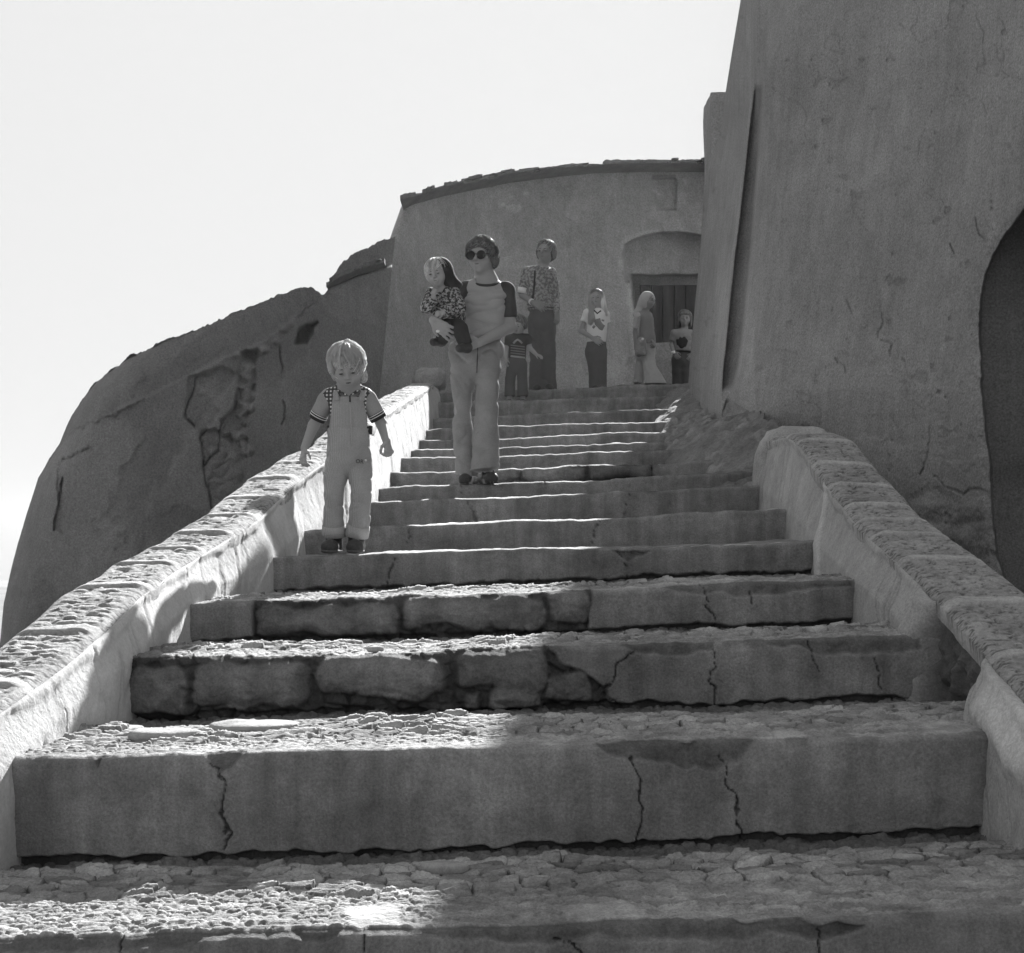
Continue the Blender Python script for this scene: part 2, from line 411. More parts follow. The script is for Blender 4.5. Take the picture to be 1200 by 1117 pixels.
def coping_relief(u, Y, ue, seed, slab=.40):
    """thin shale set on edge across the wall with a smooth mortar band every so often; u = across (m)"""
    wu = u + .02 * fbm(u, Y, 0, 6, 3, seed); wy = Y + .010 * fbm(u, Y, 3, 6, 3, seed + 1)
    f1, f2, h, h2, lx, ly = vor(wu, wy, .085, .015, seed + 2)
    t = .010 * sst(.02, .3, f2 - f1) * (.25 + .75 * h) + .007 * ly + .004 * fbm(u * .4, Y, 3, 40, 3, seed + 7)
    gap = sst(.14, .02, f2 - f1)
    b = np.abs(((Y + .07 * fbm(u, Y, 9, 2, 3, seed + 5) + .25 * u * 0.4) / slab + .30 * np.sin(Y * 2.3)) % 1 - .5) * slab
    band = sst(.024, .015, b)
    t = t * (1 - band) + band * (.016 + .002 * fbm(u, Y, 0, 30, 3, seed))
    return t, gap * (1 - band), .7 * band

def parapet(side, Ys, xin, zin, wc, label, exposed=None, endcap=True):
    """side -1 left, +1 right. inner face (batter) + coping + outer face"""
    root = empty('parapet_wall', label, 'parapet')
    n = len(Ys); s = side
    base_x = xl(Ys) if s < 0 else xr(Ys)
    zb = np.minimum(step_z(Ys, base_x), step_z(Ys - .35, base_x)) - .16
    pts_ = SL if s < 0 else SR
    nose = np.interp(Ys, np.concatenate([[.4, 1.2, 2.0], SY]), np.concatenate([[.2, .4, .62], [q[2] for q in pts_]]))
    nf = 56
    t = np.linspace(0, 1, nf)
    zt = zin - .012
    bx = base_x + 0.0; batt = (xin - base_x) / np.maximum(zt - (zb + .16), .05)
    Z = zb[:, None] + (zt - zb)[:, None] * t
    Yg = np.repeat(Ys[:, None], nf, 1)
    bt = (xin - base_x) / np.maximum(zt - nose, .12)
    dz_ = Z - nose[:, None]
    X = base_x[:, None] + np.where(dz_ > 0, bt[:, None] * dz_, -s * .06 * -dz_)
    # trowelled folds running down the face, lumps, droop below the coping
    sl = Yg - .5 * (Z - zt[:, None])
    fold = .006 * fbm(sl, Z * .4, s * 5., 4.5, 3, 210) + .0028 * fbm(sl * 1.0, Z * .3, 1, 20, 4, 211, .6) + .014 * fbm(Yg, Z, s * 2., 1.6, 2, 212)
    fine = .003 * fbm(Yg, Z, 4, 22, 4, 213, .65)
    dirt_shade = np.zeros(X.shape); pale = .5 * sst(.0, .5, fbm(sl, Z * .6, 2, 4, 3, 215)) * np.ones(X.shape)
    fl = sst(-.02, -.10, (Z - zt[:, None]))
    off = fold * (.35 + .65 * fl) + fine
    lipn = sst(-.035, -.005, Z - zt[:, None] + .02 * fbm(Yg, 0, 8, 7, 3, 216))
    off = off - .012 * lipn
    cr = sst(.30, .36, fbm(sl * 1.2, Z * .35, s * 3., 4, 4, 219)) * sst(.42, .36, fbm(sl * 1.2, Z * .35, s * 3., 4, 4, 219))
    off = off + .006 * cr; dirt_shade = np.maximum(dirt_shade, .35 * cr)
    if exposed is not None: off, dirt_shade, pale = exposed(Yg, Z, zt[:, None], off, dirt_shade, pale)
    V = np.stack([X + s * off, Yg, Z], -1)
    # flat bed under the coping and outer face
    xo = xin + s * wc
    zlow = np.minimum(ramp(Ys) - .3, zb) * (1.0 if s > 0 else 0) - (0 if s > 0 else .1)
    O = []
    for q in np.linspace(0, 1, 4)[1:]: O.append(np.stack([xin + (xo - xin) * q, Ys, zt - .03], -1))
    for q in np.linspace(0, 1, 14)[1:]:
        zz = zt - .03 + (zlow - zt + .03) * q
        O.append(np.stack([xo + s * (.10 * (zt - zz)) + s * .012 * fbm(Ys, zz, 0, 3, 3, 218), Ys, zz], -1))
    O = np.stack(O, 1)
    VV = np.concatenate([V, O], 1)
    pad = np.zeros(O.shape[:2])
    make_obj('plaster_face', VV, grid_faces(n, VV.shape[1], s < 0), M_PARL_LIT if s < 0 else M_PARL, root, True,
             {'dirt_shade': np.concatenate([dirt_shade, pad], 1), 'pale': np.concatenate([pale, pad], 1)})
    # coping: inner lip, top, outer lip
    nc = 46
    u = np.linspace(-.012, wc + .02, nc)
    U = np.repeat(u[None, :], n, 0); Yc = np.repeat(Ys[:, None], nc, 1)
    rel, gap, band = coping_relief(U, Yc, wc, 230 + (s > 0) * 20)
    wob = .016 * fbm(Ys, 0, s * 4., 4, 4, 240)[:, None]
    wob2 = .03 * fbm(Ys, 0, s * 4., 2.2, 4, 241)[:, None]
    q = (u / wc)[None, :]
    Xc = xin[:, None] + s * (U + wob * (1 - q) + wob2 * q)
    edge = np.minimum(U + .012, wc + .02 - U)
    Zc = zin[:, None] + rel * sst(0, .055, edge) + .010 * fbm(U, Yc, 1, 2.5, 3, 242) - .014 * (1 - sst(0, .02, edge))
    lip_i = np.stack([Xc[:, 0] + s * .004, Ys, Zc[:, 0] - .045], -1)[:, None]; lip_o = np.stack([Xc[:, -1], Ys, Zc[:, -1] - .08], -1)[:, None]
    C = np.concatenate([lip_i, np.stack([Xc, Yc, Zc], -1), lip_o], 1)
    z1 = np.zeros((n, 1))
    make_obj('coping', C, grid_faces(n, nc + 2, s < 0), M_COPE, root, True,
             {'dirt_shade': np.concatenate([z1, gap, z1], 1), 'pale': np.concatenate([z1, band, z1], 1)})
    return root

def geo_y(a, b, r0=.0017, mn=.0045):
    y = [a]
    while y[-1] < b: y.append(y[-1] + max(mn, r0 * y[-1]))
    return np.array(y)

Lx = lambda Y: xl(Y) - .06
ptsL = [(0, 822), (50, 786), (97, 765), (123, 728), (161, 693), (200, 668), (241, 644), (279, 620), (300, 604), (330, 579), (384, 536), (448, 485), (480, 466), (507, 450)]
eL = solve_edge(ptsL, Lx)
eL = [(.3, .33), (1.2, .62), (2.0, .84), (2.8, 1.02)] + [e for e in eL if e[0] > 3.5] + [(17.5, eL[-1][1] + .05)]
YL = geo_y(.4, 16.2)
left_par = parapet(-1, YL, Lx(YL), smooth_interp(YL, eL), .215, 'sunlit whitewashed low wall with stone coping on the left of the stairs')

Rx = lambda Y: xr(Y) + .07
ptsR = [(930, 508), (945, 528), (965, 555), (990, 595), (1040, 640), (1090, 690), (1115, 712), (1160, 768), (1200, 800)]
eR = solve_edge(ptsR, Rx)
eR = [(.3, .36), (1.2, .66), (2.0, .88), (2.8, 1.05)] + [e for e in eR if e[0] > 3.3] + [(8.9, eR[-1][1] + .06)]
YR = geo_y(.4, 8.35, .0018, .005)
def exposed_r(Y, Z, zt, off, dirt_shade, pale):
    e = .06 * fbm(Z, 0, 1, 6, 4, 300)
    y1 = 4.30 + .18 * (Z - zt) * 0 + e * .5; y0 = 3.74 + e + .28 * np.clip(zt - Z, 0, .3)
    m = sst(y0 - .012, y0 + .012, Y) * sst(y1 + .010, y1 - .010, Y)
    rough = .10 + .06 * fbm(Y * 1.3 + Z * .8, Z * .5 - Y * .3, 2, 9, 5, 301) + .02 * fbm(Y, Z, 2, 34, 3, 302)
    off = off * (1 - m) + rough * m
    off = off - .035 * sst(.10, .0, np.abs(Y - y1 - .07)) * (1 - m)               # rolled flap of plaster
    nb = sst(3.86, 3.4, Y)
    off = off - nb * .01 * (1 - m)                                                   # thick patched near end
    cap = sst(.10, .04, np.abs(Z - zt + .03) + .04 * fbm(Y, Z, 0, 8, 3, 305)) * sst(3.75, 3.6, Y)
    off = off - .018 * cap * (1 - m)
    pale = np.maximum(pale * .4 * (1 - m), cap * .9); dirt_shade = np.maximum(dirt_shade, m)
    # flakes of brighter limewash by the upper end
    fk = sst(.02, -.01, np.abs(Y - 6.15 - .7 * (Z - zt)) - .06 + .05 * fbm(Y, Z, 5, 9, 3, 306))
    pale = np.maximum(pale, .9 * fk); off = off - .012 * fk
    return off, dirt_shade, pale
right_par = parapet(1, YR, Rx(YR), smooth_interp(YR, eR), .25, 'shaded low wall with layered stone coping and torn plaster on the right of the stairs', exposed_r)
# rounded head that closes the upper end of the right parapet
def lump(name, c, r, seed, mat, parent=None, n=40, amp=.12, fr=2.0, box=.0, attrs=None):
    th = np.linspace(0, 2 * math.pi, n); ph = np.linspace(-math.pi / 2, math.pi / 2, n // 2)
    T, P = np.meshgrid(th, ph, indexing='ij')
    d = np.stack([np.cos(P) * np.cos(T), np.cos(P) * np.sin(T), np.sin(P)], -1)
    e = 1 - box * .6
    d2 = np.sign(d) * np.abs(d) ** e if box else d
    k = 1 + amp * fbm(d[..., 0] * 1.0, d[..., 1], d[..., 2] + seed * 3.7, fr, 4, seed)
    k[-1] = k[0]
    V = np.asarray(c) + d2 * np.asarray(r) * k[..., None]
    return make_obj(name, V, grid_faces(n, n // 2), mat, parent, True, attrs)
lump('end_block', (1.64, 8.42, 1.85), (.25, .16, .42), 3, M_PARL, right_par, 48, .10, 2.5, .6)
c = W(503, 440, 16.2); lump('end_post', (c[0], 16.35, c[2] - .03), (.185, .22, .13), 4, M_COPE, left_par, 48, .16, 2.6, .5)

# ================================================================ walls whose outline is read off the photograph, built at their own depth
def wall_sheet(name, cols_rows, D, mat, parent=None, attrs=None, back=2.5, zfoot=0.0, ret=0.0):
    """cols_rows = (px, py) grids, D = depth grid. The sheet gets a top of depth `back` and a rear face."""
    px, py = cols_rows
    if ret:                                        # end wall running straight back from the right-hand edge
        px = np.concatenate([px, px[-1:], px[-1:]]); py = np.concatenate([py, py[-1:], py[-1:]]); D = np.concatenate([D, D[-1:] + ret * .1, D[-1:] + ret])
        attrs = {k: np.concatenate([a, a[-1:], a[-1:]]) for k, a in (attrs or {}).items()}
    V = W(px, py, D)                               # [nu, nv, 3], v from bottom to top
    top = V[:, -1].copy()
    rows = []
    for q in (.15, .5, 1.0):
        r = W(px[:, -1], py[:, -1], D[:, -1] + back * q); r[:, 2] -= .05 * q; rows.append(r)
    r = rows[-1].copy(); r[:, 2] = zfoot; rows.append(r)
    V = np.concatenate([V, np.stack(rows, 1)], 1)
    at = {}
    for k, a in (attrs or {}).items(): at[k] = np.concatenate([a, np.zeros((a.shape[0], 4))], 1)
    return make_obj(name, V, grid_faces(V.shape[0], V.shape[1], True), mat, parent, True, at)

# ---------------- round bastion on the left
sil = [(-4, 830), (-1, 765), (4, 710), (12, 672), (20, 640), (32, 600), (45, 560), (58, 538), (70, 520), (78, 500), (84, 487), (97, 468), (110, 450), (130, 434), (150, 420), (190, 402),
       (235, 385), (268, 370), (300, 358), (325, 348), (345, 338), (352, 336), (368, 340), (378, 344), (385, 340), (389, 327), (402, 309), (420, 296), (440, 285), (452, 280), (463, 277)]
rs = np.random.default_rng(3)
sp = np.array(sil, float)
L = np.concatenate([[0], np.cumsum(np.hypot(*np.diff(sp, axis=0).T))])
nu = 560
lu = np.linspace(0, L[-1], nu)
sx, sy = np.interp(lu, L, sp[:, 0]), np.interp(lu, L, sp[:, 1])
rag = .25 + .75 * sst(330, 480, lu)
sy = sy - rag * (5.0 * fbm(lu, 0, 0, .07, 6, 5, .65) + 3.5 * np.abs(fbm(lu, 0, 3, .20, 3, 6)))
nv = 260
# each column runs from a foot point to its own point of the outline
fx = np.interp(lu, [0, L[-1]], [0, 1]); footx = -4 + (408 + 4) * np.clip((sx + 4) / 462, 0, 1) ** np.interp(sx, [-4, 100, 300], [1, .9, .85]); footy = np.full(nu, 840.0)
v = np.linspace(0, 1, nv)
PX = footx[:, None] + (sx - footx)[:, None] * v; PY = footy[:, None] + (sy - footy)[:, None] * v
e = dpoly(PX, PY, sil)
bastD = lambda x: 14.2 + .6 * np.clip((150 - np.asarray(x)) / 150, 0, 2) ** 2 + 2.5 * np.clip((np.asarray(x) - 150) / 310, 0, 1.2) ** 1.6
D = bastD(PX)
e0 = 34.0
D = D + .9 * (1 - np.sqrt(np.clip(1 - (1 - np.clip(e / e0, 0, 1)) ** 2, 0, 1))) * np.interp(PX, [60, 130, 200, 365, 480], [1, .7, .16, .02, .0]) + .10 * (700 - PY) / F * 14
X3 = (PX - CX) / F * 14; Z3 = (HY - PY) / F * 14
D = D + .06 * fbm(X3, 0, Z3, .7, 3, 310) + .024 * fbm(X3, 1, Z3, 3, 6, 311, .6) + .008 * fbm(X3, 2, Z3, 16, 3, 312)
lay = sst(.12, .2, fbm(X3, 51, Z3, .9, 6, 351, .6)); D = D + .020 * lay                      # shed plaster skins
stone = np.zeros(D.shape); dirt_shade = .22 * lay
wx = PX + 3 * fbm(X3, 3, Z3, 5, 3, 313); wy = PY + 3 * fbm(X3, 4, Z3, 5, 3, 314)
for P, dp, sg in [([(236, 505), (248, 500), (258, 508), (254, 530), (275, 498), (278, 480)], .05, 0),]:
    pass
def recess(P, depth, edge=2.0, rough=.02, st=.35):
    global D, stone, dirt_shade
    d = sdpoly(wx, wy, P)
    m = sst(edge, -edge, d + 2.2 * fbm(X3, 44, Z3, 13, 3, 344))
    f1, f2, hh, _, _, _ = vor(X3 + .03 * fbm(X3, 6, Z3, 8, 2, 345), Z3 + .03 * fbm(X3, 7, Z3, 8, 2, 346), .16, .10, 347)
    D = D + m * (depth + rough * fbm(X3, 5, Z3, 9, 4, 320) - .7 * rough * sst(0, .3, f2 - f1) * hh); stone = np.maximum(stone, st * m)
recess([(222, 440), (215, 490), (228, 500), (240, 485), (262, 462), (278, 440), (262, 430)], .09)
recess([(237, 506), (236, 545), (243, 560), (246, 592), (270, 590), (286, 560), (290, 515), (278, 508), (262, 512), (252, 504)], .10, 2, .06, .7)
recess([(68, 545), (76, 535), (86, 545), (82, 590), (74, 625), (66, 622)], .07)
recess([(286, 412), (276, 440), (282, 462), (268, 492), (256, 512), (272, 520), (288, 500), (296, 470), (300, 425), (306, 408)], .12, 2, .06, .6)
recess([(350, 388), (347, 402), (360, 402), (367, 385), (372, 378), (358, 382)], .55, 1.5, .03, 0)
dirt_shade = np.maximum(dirt_shade, sst(2, -2, sdpoly(wx, wy, [(350, 388), (347, 402), (360, 402), (367, 385), (372, 378), (358, 382)])))  # shade of the deep hole painted into its colour
recess([(282, 412), (284, 420), (300, 424), (302, 412)], .14, 1.5, .02, 0)
shl = sst(2, -2, sdpoly(wx, wy, [(380, 342), (400, 330), (420, 322), (440, 316), (470, 310), (470, 260), (380, 260)]))
D = D + .16 * shl; dirt_shade = np.maximum(dirt_shade, .25 * shl)
# upper coat standing back behind the row of stones
up = sst(2, -2, sdpoly(wx, wy, [(70, 522), (86, 506), (120, 488), (165, 468), (215, 442), (262, 420), (300, 404), (345, 372), (378, 344), (345, 300), (60, 400), (40, 500)]))
D = D + .05 * up; dirt_shade = np.maximum(dirt_shade, .30 * up)
for P in [[(73, 560), (68, 590), (66, 622)], [(232, 440), (217, 482), (216, 492), (229, 500)], [(256, 508), (262, 494), (275, 480), (280, 455)],
          [(256, 508), (256, 528), (238, 545), (237, 512), (243, 505)], [(237, 540), (244, 575), (247, 600)], [(328, 405), (332, 435)], [(330, 470), (334, 482), (332, 498)],
          [(378, 345), (350, 372)]]:
    d = dpoly(wx + 2.2 * fbm(X3, 41, Z3, 16, 3, 341), wy + 2.2 * fbm(X3, 42, Z3, 16, 3, 342), P); m = sst(1.6, .3, d * (1 + .6 * fbm(X3, 43, Z3, 5, 2, 343))) * sst(-.6, -.05, fbm(X3, 31, Z3, 3, 3, 333))
    D = D + .07 * m; dirt_shade = np.maximum(dirt_shade, .8 * m)
def pebbles(pts, r):
    global D, stone
    for i, (a, b) in enumerate(pts):
        rr = r * (.7 + .6 * rs.random()); d = np.hypot((PX - a) / 1.25, PY - b)
        m = np.sqrt(np.clip(1 - (d / rr) ** 2, 0, 1)); D = D - .09 * rr / 5 * m; stone = np.maximum(stone, 1.2 * (m > .2))
pebbles([(x, np.interp(x, [80, 170], [506, 466]) + rs.normal() * 1.0) for x in np.arange(84, 172, 5.5)], 3.2)
pebbles([(76 + 6 * i, 535 - 3 * i + rs.normal()) for i in range(5)], 3)
pebbles([(292, 430), (290, 440), (294, 448), (288, 455), (290, 464), (284, 472), (291, 478), (283, 486), (287, 494), (281, 502), (278, 511), (284, 520), (290, 528)], 5.5)
pebbles([(278, 416), (310, 410), (306, 412), (333, 385), (340, 380), (325, 400), (243, 435)], 5)
bast = wall_sheet('round_bastion', (PX, PY), D, M_BAST, None, {'stone': stone, 'dirt_shade': dirt_shade}, 3.0, 0.0, 3.0)
tag(bast, 'dark round mud bastion with cracked plaster and exposed stones behind the left parapet', 'bastion')

# its ledge of thin slabs
def slab_row(name, pts, D0, n, thick, over, mat, parent, seed, jit=.35, deep=.5):
    r = np.random.default_rng(seed); vs, fs = [], []
    p = np.array(pts, float); L = np.concatenate([[0], np.cumsum(np.hypot(*np.diff(p, axis=0).T))]); o = 0
    cuts = np.sort(np.concatenate([[0, 1], (np.arange(1, n) + jit * r.normal(size=n - 1) * .6) / n])) * L[-1]
    for layer in range(2):
        off = 0 if layer == 0 else .5 * L[-1] / n
        thick = thick if layer == 0 else thick * .6
        for a, b in zip(cuts[:-1], cuts[1:]):
            if layer and r.random() < .45: continue
            a2, b2 = min(a + off, L[-1] - 2), min(b + off + 1.5, L[-1])
            if b2 - a2 < 2: continue
            m = 9
            q = np.linspace(a2, b2, m)
            X, Yp = np.interp(q, L, p[:, 0]), np.interp(q, L, p[:, 1])
            Dq = D0(X) if callable(D0) else np.full(m, D0)
            B = W(X, Yp, Dq); B[:, 2] += layer * thick * 1.2
            th = thick * (.6 + .7 * r.random()) * (1 + .25 * fbm(q, 0, layer, .35, 3, seed)); ov = over * (.55 + .7 * r.random()) + .03 * fbm(q, 5, layer, .3, 3, seed)
            ring = []
            for dy, dz in ((-1, .1), (-1.03, .5), (-.93, 1), (0, 1.05), (1, 1), (1, 0), (0, 0)):
                R = B.copy(); R[:, 1] += np.where(dy < 0, ov * dy, deep * dy); R[:, 2] += th * dz; ring.append(R)
            V = np.stack(ring, 1); nr = V.shape[1]
            g = []
            for i in range(m - 1):
                for j in range(nr): g.append([o + i * nr + j, o + (i + 1) * nr + j, o + (i + 1) * nr + (j + 1) % nr, o + i * nr + (j + 1) % nr])
            for end in (0, m - 1):
                c0 = o + end * nr
                g += [[c0, c0 + 1, c0 + 2, c0 + 3], [c0, c0 + 3, c0 + 4, c0 + 5], [c0, c0 + 5, c0 + 6, c0 + 6]][:2]
            fs += g; vs.append(V.reshape(-1, 3)); o += m * nr
    return make_obj(name, np.concatenate(vs), np.array(fs), mat, parent, False)
slab_row('slab_ledge', [(384, 339), (400, 329), (420, 321), (440, 315), (452, 312)], lambda x: bastD(x) + .35, 7, .045, .20, M_SLATE, bast, 4)

# ---------------- the house with the doorway
house = empty('mud_house', 'mud plastered house with slab eaves and an arched doorway at the top of the stairs', 'house')
nu, nv = 330, 300
u = np.linspace(0, 1, nu); v = np.linspace(0, 1, nv)
topl = lambda x: np.interp(x, [430, 472, 520, 600, 700, 820, 930], [247, 238, 226, 210, 199, 197, 200])
xlh = lambda y: np.interp(y, [190, 240, 282, 400, 470, 530], [476, 471, 456, 434, 426, 420])
PX = np.zeros((nu, nv)); PY = PX.copy()
x0 = 465 + u * (930 - 465)
for i in range(nu):
    yt = topl(x0[i]); y = 520 + (yt - 520) * v
    a = xlh(y); PX[i] = a + u[i] * (930 - a); PY[i] = y
dep = lambda x: sum(np.interp(np.asarray(x) + o_, [430, 470, 560, 820, 930], [18.9, 19.6, 21.7, 23.2, 23.0]) for o_ in (-40, -20, 0, 20, 40)) / 5
D = dep(PX) + .08 * (460 - PY) / F * 20
D = D + .5 * sst(300, 270, PY) * (1 - np.sqrt(np.clip(1 - (1 - np.clip((PX - xlh(PY)) / 16, 0, 1)) ** 2, 0, 1)))
X3 = (PX - CX) / F * 20; Z3 = (HY - PY) / F * 20
D = D + .05 * fbm(X3, 0, Z3, .6, 3, 400) + .012 * fbm(X3, 1, Z3, 5, 4, 401)
dirt_shade = np.zeros(D.shape); pale = .35 * sst(.0, .6, fbm(X3, 2, Z3, 1.3, 5, 402)) * sst(560, 700, PX)
lay = sst(.10, .18, fbm(X3, 51, Z3, .9, 6, 451, .6)); D = D + .015 * lay; dirt_shade = .22 * lay
wx = PX + 2.0 * fbm(X3, 3, Z3, 3, 3, 403); wy = PY + 2.0 * fbm(X3, 4, Z3, 3, 3, 404)
arch = [(733, 330), (730, 300), (732, 287), (742, 281), (757, 276), (775, 273), (800, 273), (820, 276), (860, 290), (866, 330)]
m = sst(1.5, -1.5, sdpoly(wx, wy, arch)); D = D + .35 * m
rim = sst(10, 3, np.abs(sdpoly(wx, wy, arch))) * (1 - m) * sst(330, 300, PY); pale = np.maximum(pale, .75 * rim * sst(-.3, .3, fbm(X3, 6, Z3, 3, 3, 405)))
ent = [(741, 324), (742, 345), (745, 385), (752, 425), (754, 470), (850, 470), (850, 324)]
ent = [(739, 322), (741, 345), (745, 385), (751, 425), (753, 520), (852, 520), (852, 322)]
m2 = sst(1.0, -1.0, sdpoly(wx, wy, ent)); D = D * (1 - m2) + (dep(790) + .80) * m2
jam = sst(11, 2, sdpoly(wx, wy, ent)) * (1 - m2) * (PX < 752) * sst(325, 350, PY); pale = np.maximum(pale, .7 * jam)
win = [(768, 209), (767, 214), (771, 246), (792, 246), (793, 212), (791, 208)]
m3 = sst(1.0, -1.0, sdpoly(PX, PY, win)); D = D + .10 * m3; pale *= 1 - m3
lin = sst(1.0, -1.0, sdpoly(PX, PY, [(764, 205), (764, 211), (792, 211), (792, 205)])); dirt_shade = np.maximum(dirt_shade, lin); D = D - .03 * lin
foot = sst(395, 450, PY + 26 * fbm(X3, 7, Z3, 2, 4, 406)) * (PX > 600); pale = np.maximum(pale, .55 * foot * sst(-.35, .25, fbm(X3, 8, Z3, 3.5, 4, 407)))
scuff = sst(.35, .5, fbm(X3, 9, Z3, 6, 4, 408)) * foot; dirt_shade = np.maximum(dirt_shade, .6 * scuff)
drip = sst(.40, .55, fbm(X3 * 7, 9, Z3 * 1.1, 1, 3, 409)) * sst(.1, .5, fbm(X3, 10, Z3, 1.1, 2, 410)) * sst(590, 480, PX); pale = np.maximum(pale, .8 * drip)
sp = sst(.46, .55, fbm(X3, 11, Z3, 5, 3, 411)) * sst(280, 240, PY) * (PX > 560); pale = np.maximum(pale, .7 * sp)
hw = wall_sheet('wall', (PX, PY), D, M_FAR, house, {'dirt_shade': dirt_shade, 'pale': pale}, 4.0, 2.5)
slab_row('slab_eaves', [(470, 238), (490, 233), (520, 225), (560, 217), (600, 209), (650, 203), (700, 198), (760, 196), (822, 196), (900, 198)], lambda x: dep(x) - .02, 34, .062, .24, M_SLATE, house, 9)
# plank door at the back of the doorway
dv, df, o = [], [], 0
for i in range(7):
    a = W(752 + i * 13.6, 330, 23.4); b = W(752 + (i + 1) * 13.6 - .7, 462, 23.4)
    y0 = dep(790) + .70; x0_, x1_ = a[0], b[0]; z0_, z1_ = 3.35, a[2]
    for x, y, z in ((x0_, y0, z0_), (x1_, y0, z0_), (x1_, y0, z1_), (x0_, y0, z1_), (x0_, y0 + .05, z0_), (x1_, y0 + .05, z0_), (x1_, y0 + .05, z1_), (x0_, y0 + .05, z1_)): dv.append((x, y - .012 * (i % 2), z))
    df += [[o, o + 1, o + 2, o + 3], [o + 1, o + 5, o + 6, o + 2], [o, o + 3, o + 7, o + 4], [o + 3, o + 2, o + 6, o + 7]]; o += 8
make_obj('door', np.array(dv), np.array(df), M_DOOR, house, False)
# block of wall behind the tower
bl = []
def boxy(name, x0, x1, y0, y1, z0, z1, mat, parent=None, seed=1, n=26, amp=.03):
    vs, fs, o = [], [], 0
    def face(a, b, c):
        nonlocal o
        s, t = np.meshgrid(np.linspace(0, 1, n), np.linspace(0, 1, n), indexing='ij')
        P = np.array(a)[None, None] + s[..., None] * (np.array(b) - np.array(a)) + t[..., None] * (np.array(c) - np.array(a))
        vs.append(P.reshape(-1, 3)); fs.append(grid_faces(n, n, False, o)); o += n * n
    face((x0, y0, z0), (x1, y0, z0), (x0, y0, z1)); face((x0, y1, z0), (x0, y0, z0), (x0, y1, z1)); face((x1, y0, z0), (x1, y1, z0), (x1, y0, z1))
    face((x1, y1, z0), (x0, y1, z0), (x1, y1, z1)); face((x0, y0, z1), (x1, y0, z1), (x0, y1, z1))
    V = np.concatenate(vs)
    d = np.stack([fbm(V[:, 0], V[:, 1], V[:, 2], 2, 4, seed + i) for i in range(3)], -1) * amp
    return make_obj(name, V + d, np.concatenate(fs), mat, parent, True, {'dirt_shade': np.zeros(len(V)), 'pale': np.zeros(len(V)), 'stone': np.zeros(len(V))})
a = W(825, 127, 17.2)
b = boxy('wall_block', a[0], a[0] + 1.2, 16.6, 17.2, 2.5, a[2], M_FAR, None, 5)
tag(b, 'flat topped block of mud wall rising just behind the left edge of the tower', 'wall')
# pale low plastered block in the doorway
a, b = W(766, 397, 18.6), W(792, 447, 18.6)
bb = boxy('plastered_block', a[0], a[0] + .42, 18.6, 19.1, 3.2, a[2] - .05, M_FAR, None, 8, 20, .04)
tag(bb, 'low plastered block beside the doorway between the headscarf wearer and the seated girl', 'block')

# ---------------- the great tower on the right
ys = np.concatenate([np.linspace(730, -20, 420), np.linspace(-24, -330, 60)])
xle = lambda y: np.interp(y, [-330, -120, 0, 30, 60, 110, 128, 140, 165, 185, 200, 240, 300, 360, 430, 460, 500, 560, 730], [925, 893, 868, 863, 858, 850, 848, 847, 841, 834, 829, 824, 820, 814, 808, 806, 804, 803, 800])
uu = np.concatenate([np.linspace(0, .16, 110) [:-1], np.linspace(.16, .52, 250)[:-1], np.linspace(.52, 1, 120)])
nvv = len(ys); PX = np.zeros((len(uu), nvv)); PY = np.repeat(ys[None], len(uu), 0)
for j, y in enumerate(ys): PX[:, j] = xle(y) + uu * (1560 - xle(y))
X3 = PX * .0065; Z3 = (HY - PY) * .0065
wig = 1.5 * fbm(Z3, 0, 0, 2, 3, 500)
sR = np.interp(PY, [-330, 105, 200, 300, 430, 456], [905, 893.5, 886, 878.5, 864.5, 858]) + wig
sLf = np.interp(PY, [-330, 105, 200, 300, 430, 456], [902, 884, 873, 861, 848, 846]) + .6 * wig
bat = .085 * (HY - PY) / F * 11
fa = 1.3 + 2.1 * sst(40, 260, PY)
far = 11.8 + fa * (1 - np.clip((PX - xle(PY)) / np.maximum(sLf - xle(PY), 5), 0, 1))
near = 11.1 - 3.3 * (PX - sR) / (1165 - 855)
near = np.maximum(near, 6.6 + .0005 * (PX - 1300))
rc = np.clip((PX - sR) / 55, 0, 1); near = near + .55 * sst(60, 150, PY) * (1 - np.sqrt(np.clip(1 - (1 - rc) ** 2, 0, 1)))
near = near - .12 * sst(0, 1, (PX - sR - 30) / 60) * 0
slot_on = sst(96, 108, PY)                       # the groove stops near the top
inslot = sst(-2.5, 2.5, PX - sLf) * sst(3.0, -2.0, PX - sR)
gd = np.where(PX < (sLf + sR) / 2, far, near)
gw = 2.5 + 70 * sst(118, -80, PY)
mix = sst(0, 1, (PX - sLf + gw) / np.maximum(sR - sLf + 2 * gw, 1))
base = far * (1 - mix) + near * mix
D = base + slot_on * inslot * sst(462, 450, PY) * .13 + bat
ee = np.clip((PX - xle(PY)) / 10, 0, 1); D = D + .6 * (1 - np.sqrt(np.clip(1 - (1 - ee) ** 2, 0, 1)))
D = D + .06 * fbm(X3, 0, Z3, .6, 3, 501) + .016 * fbm(X3, 1, Z3, 3.5, 6, 502, .6) + .006 * fbm(X3, 2, Z3, 18, 4, 503, .6)
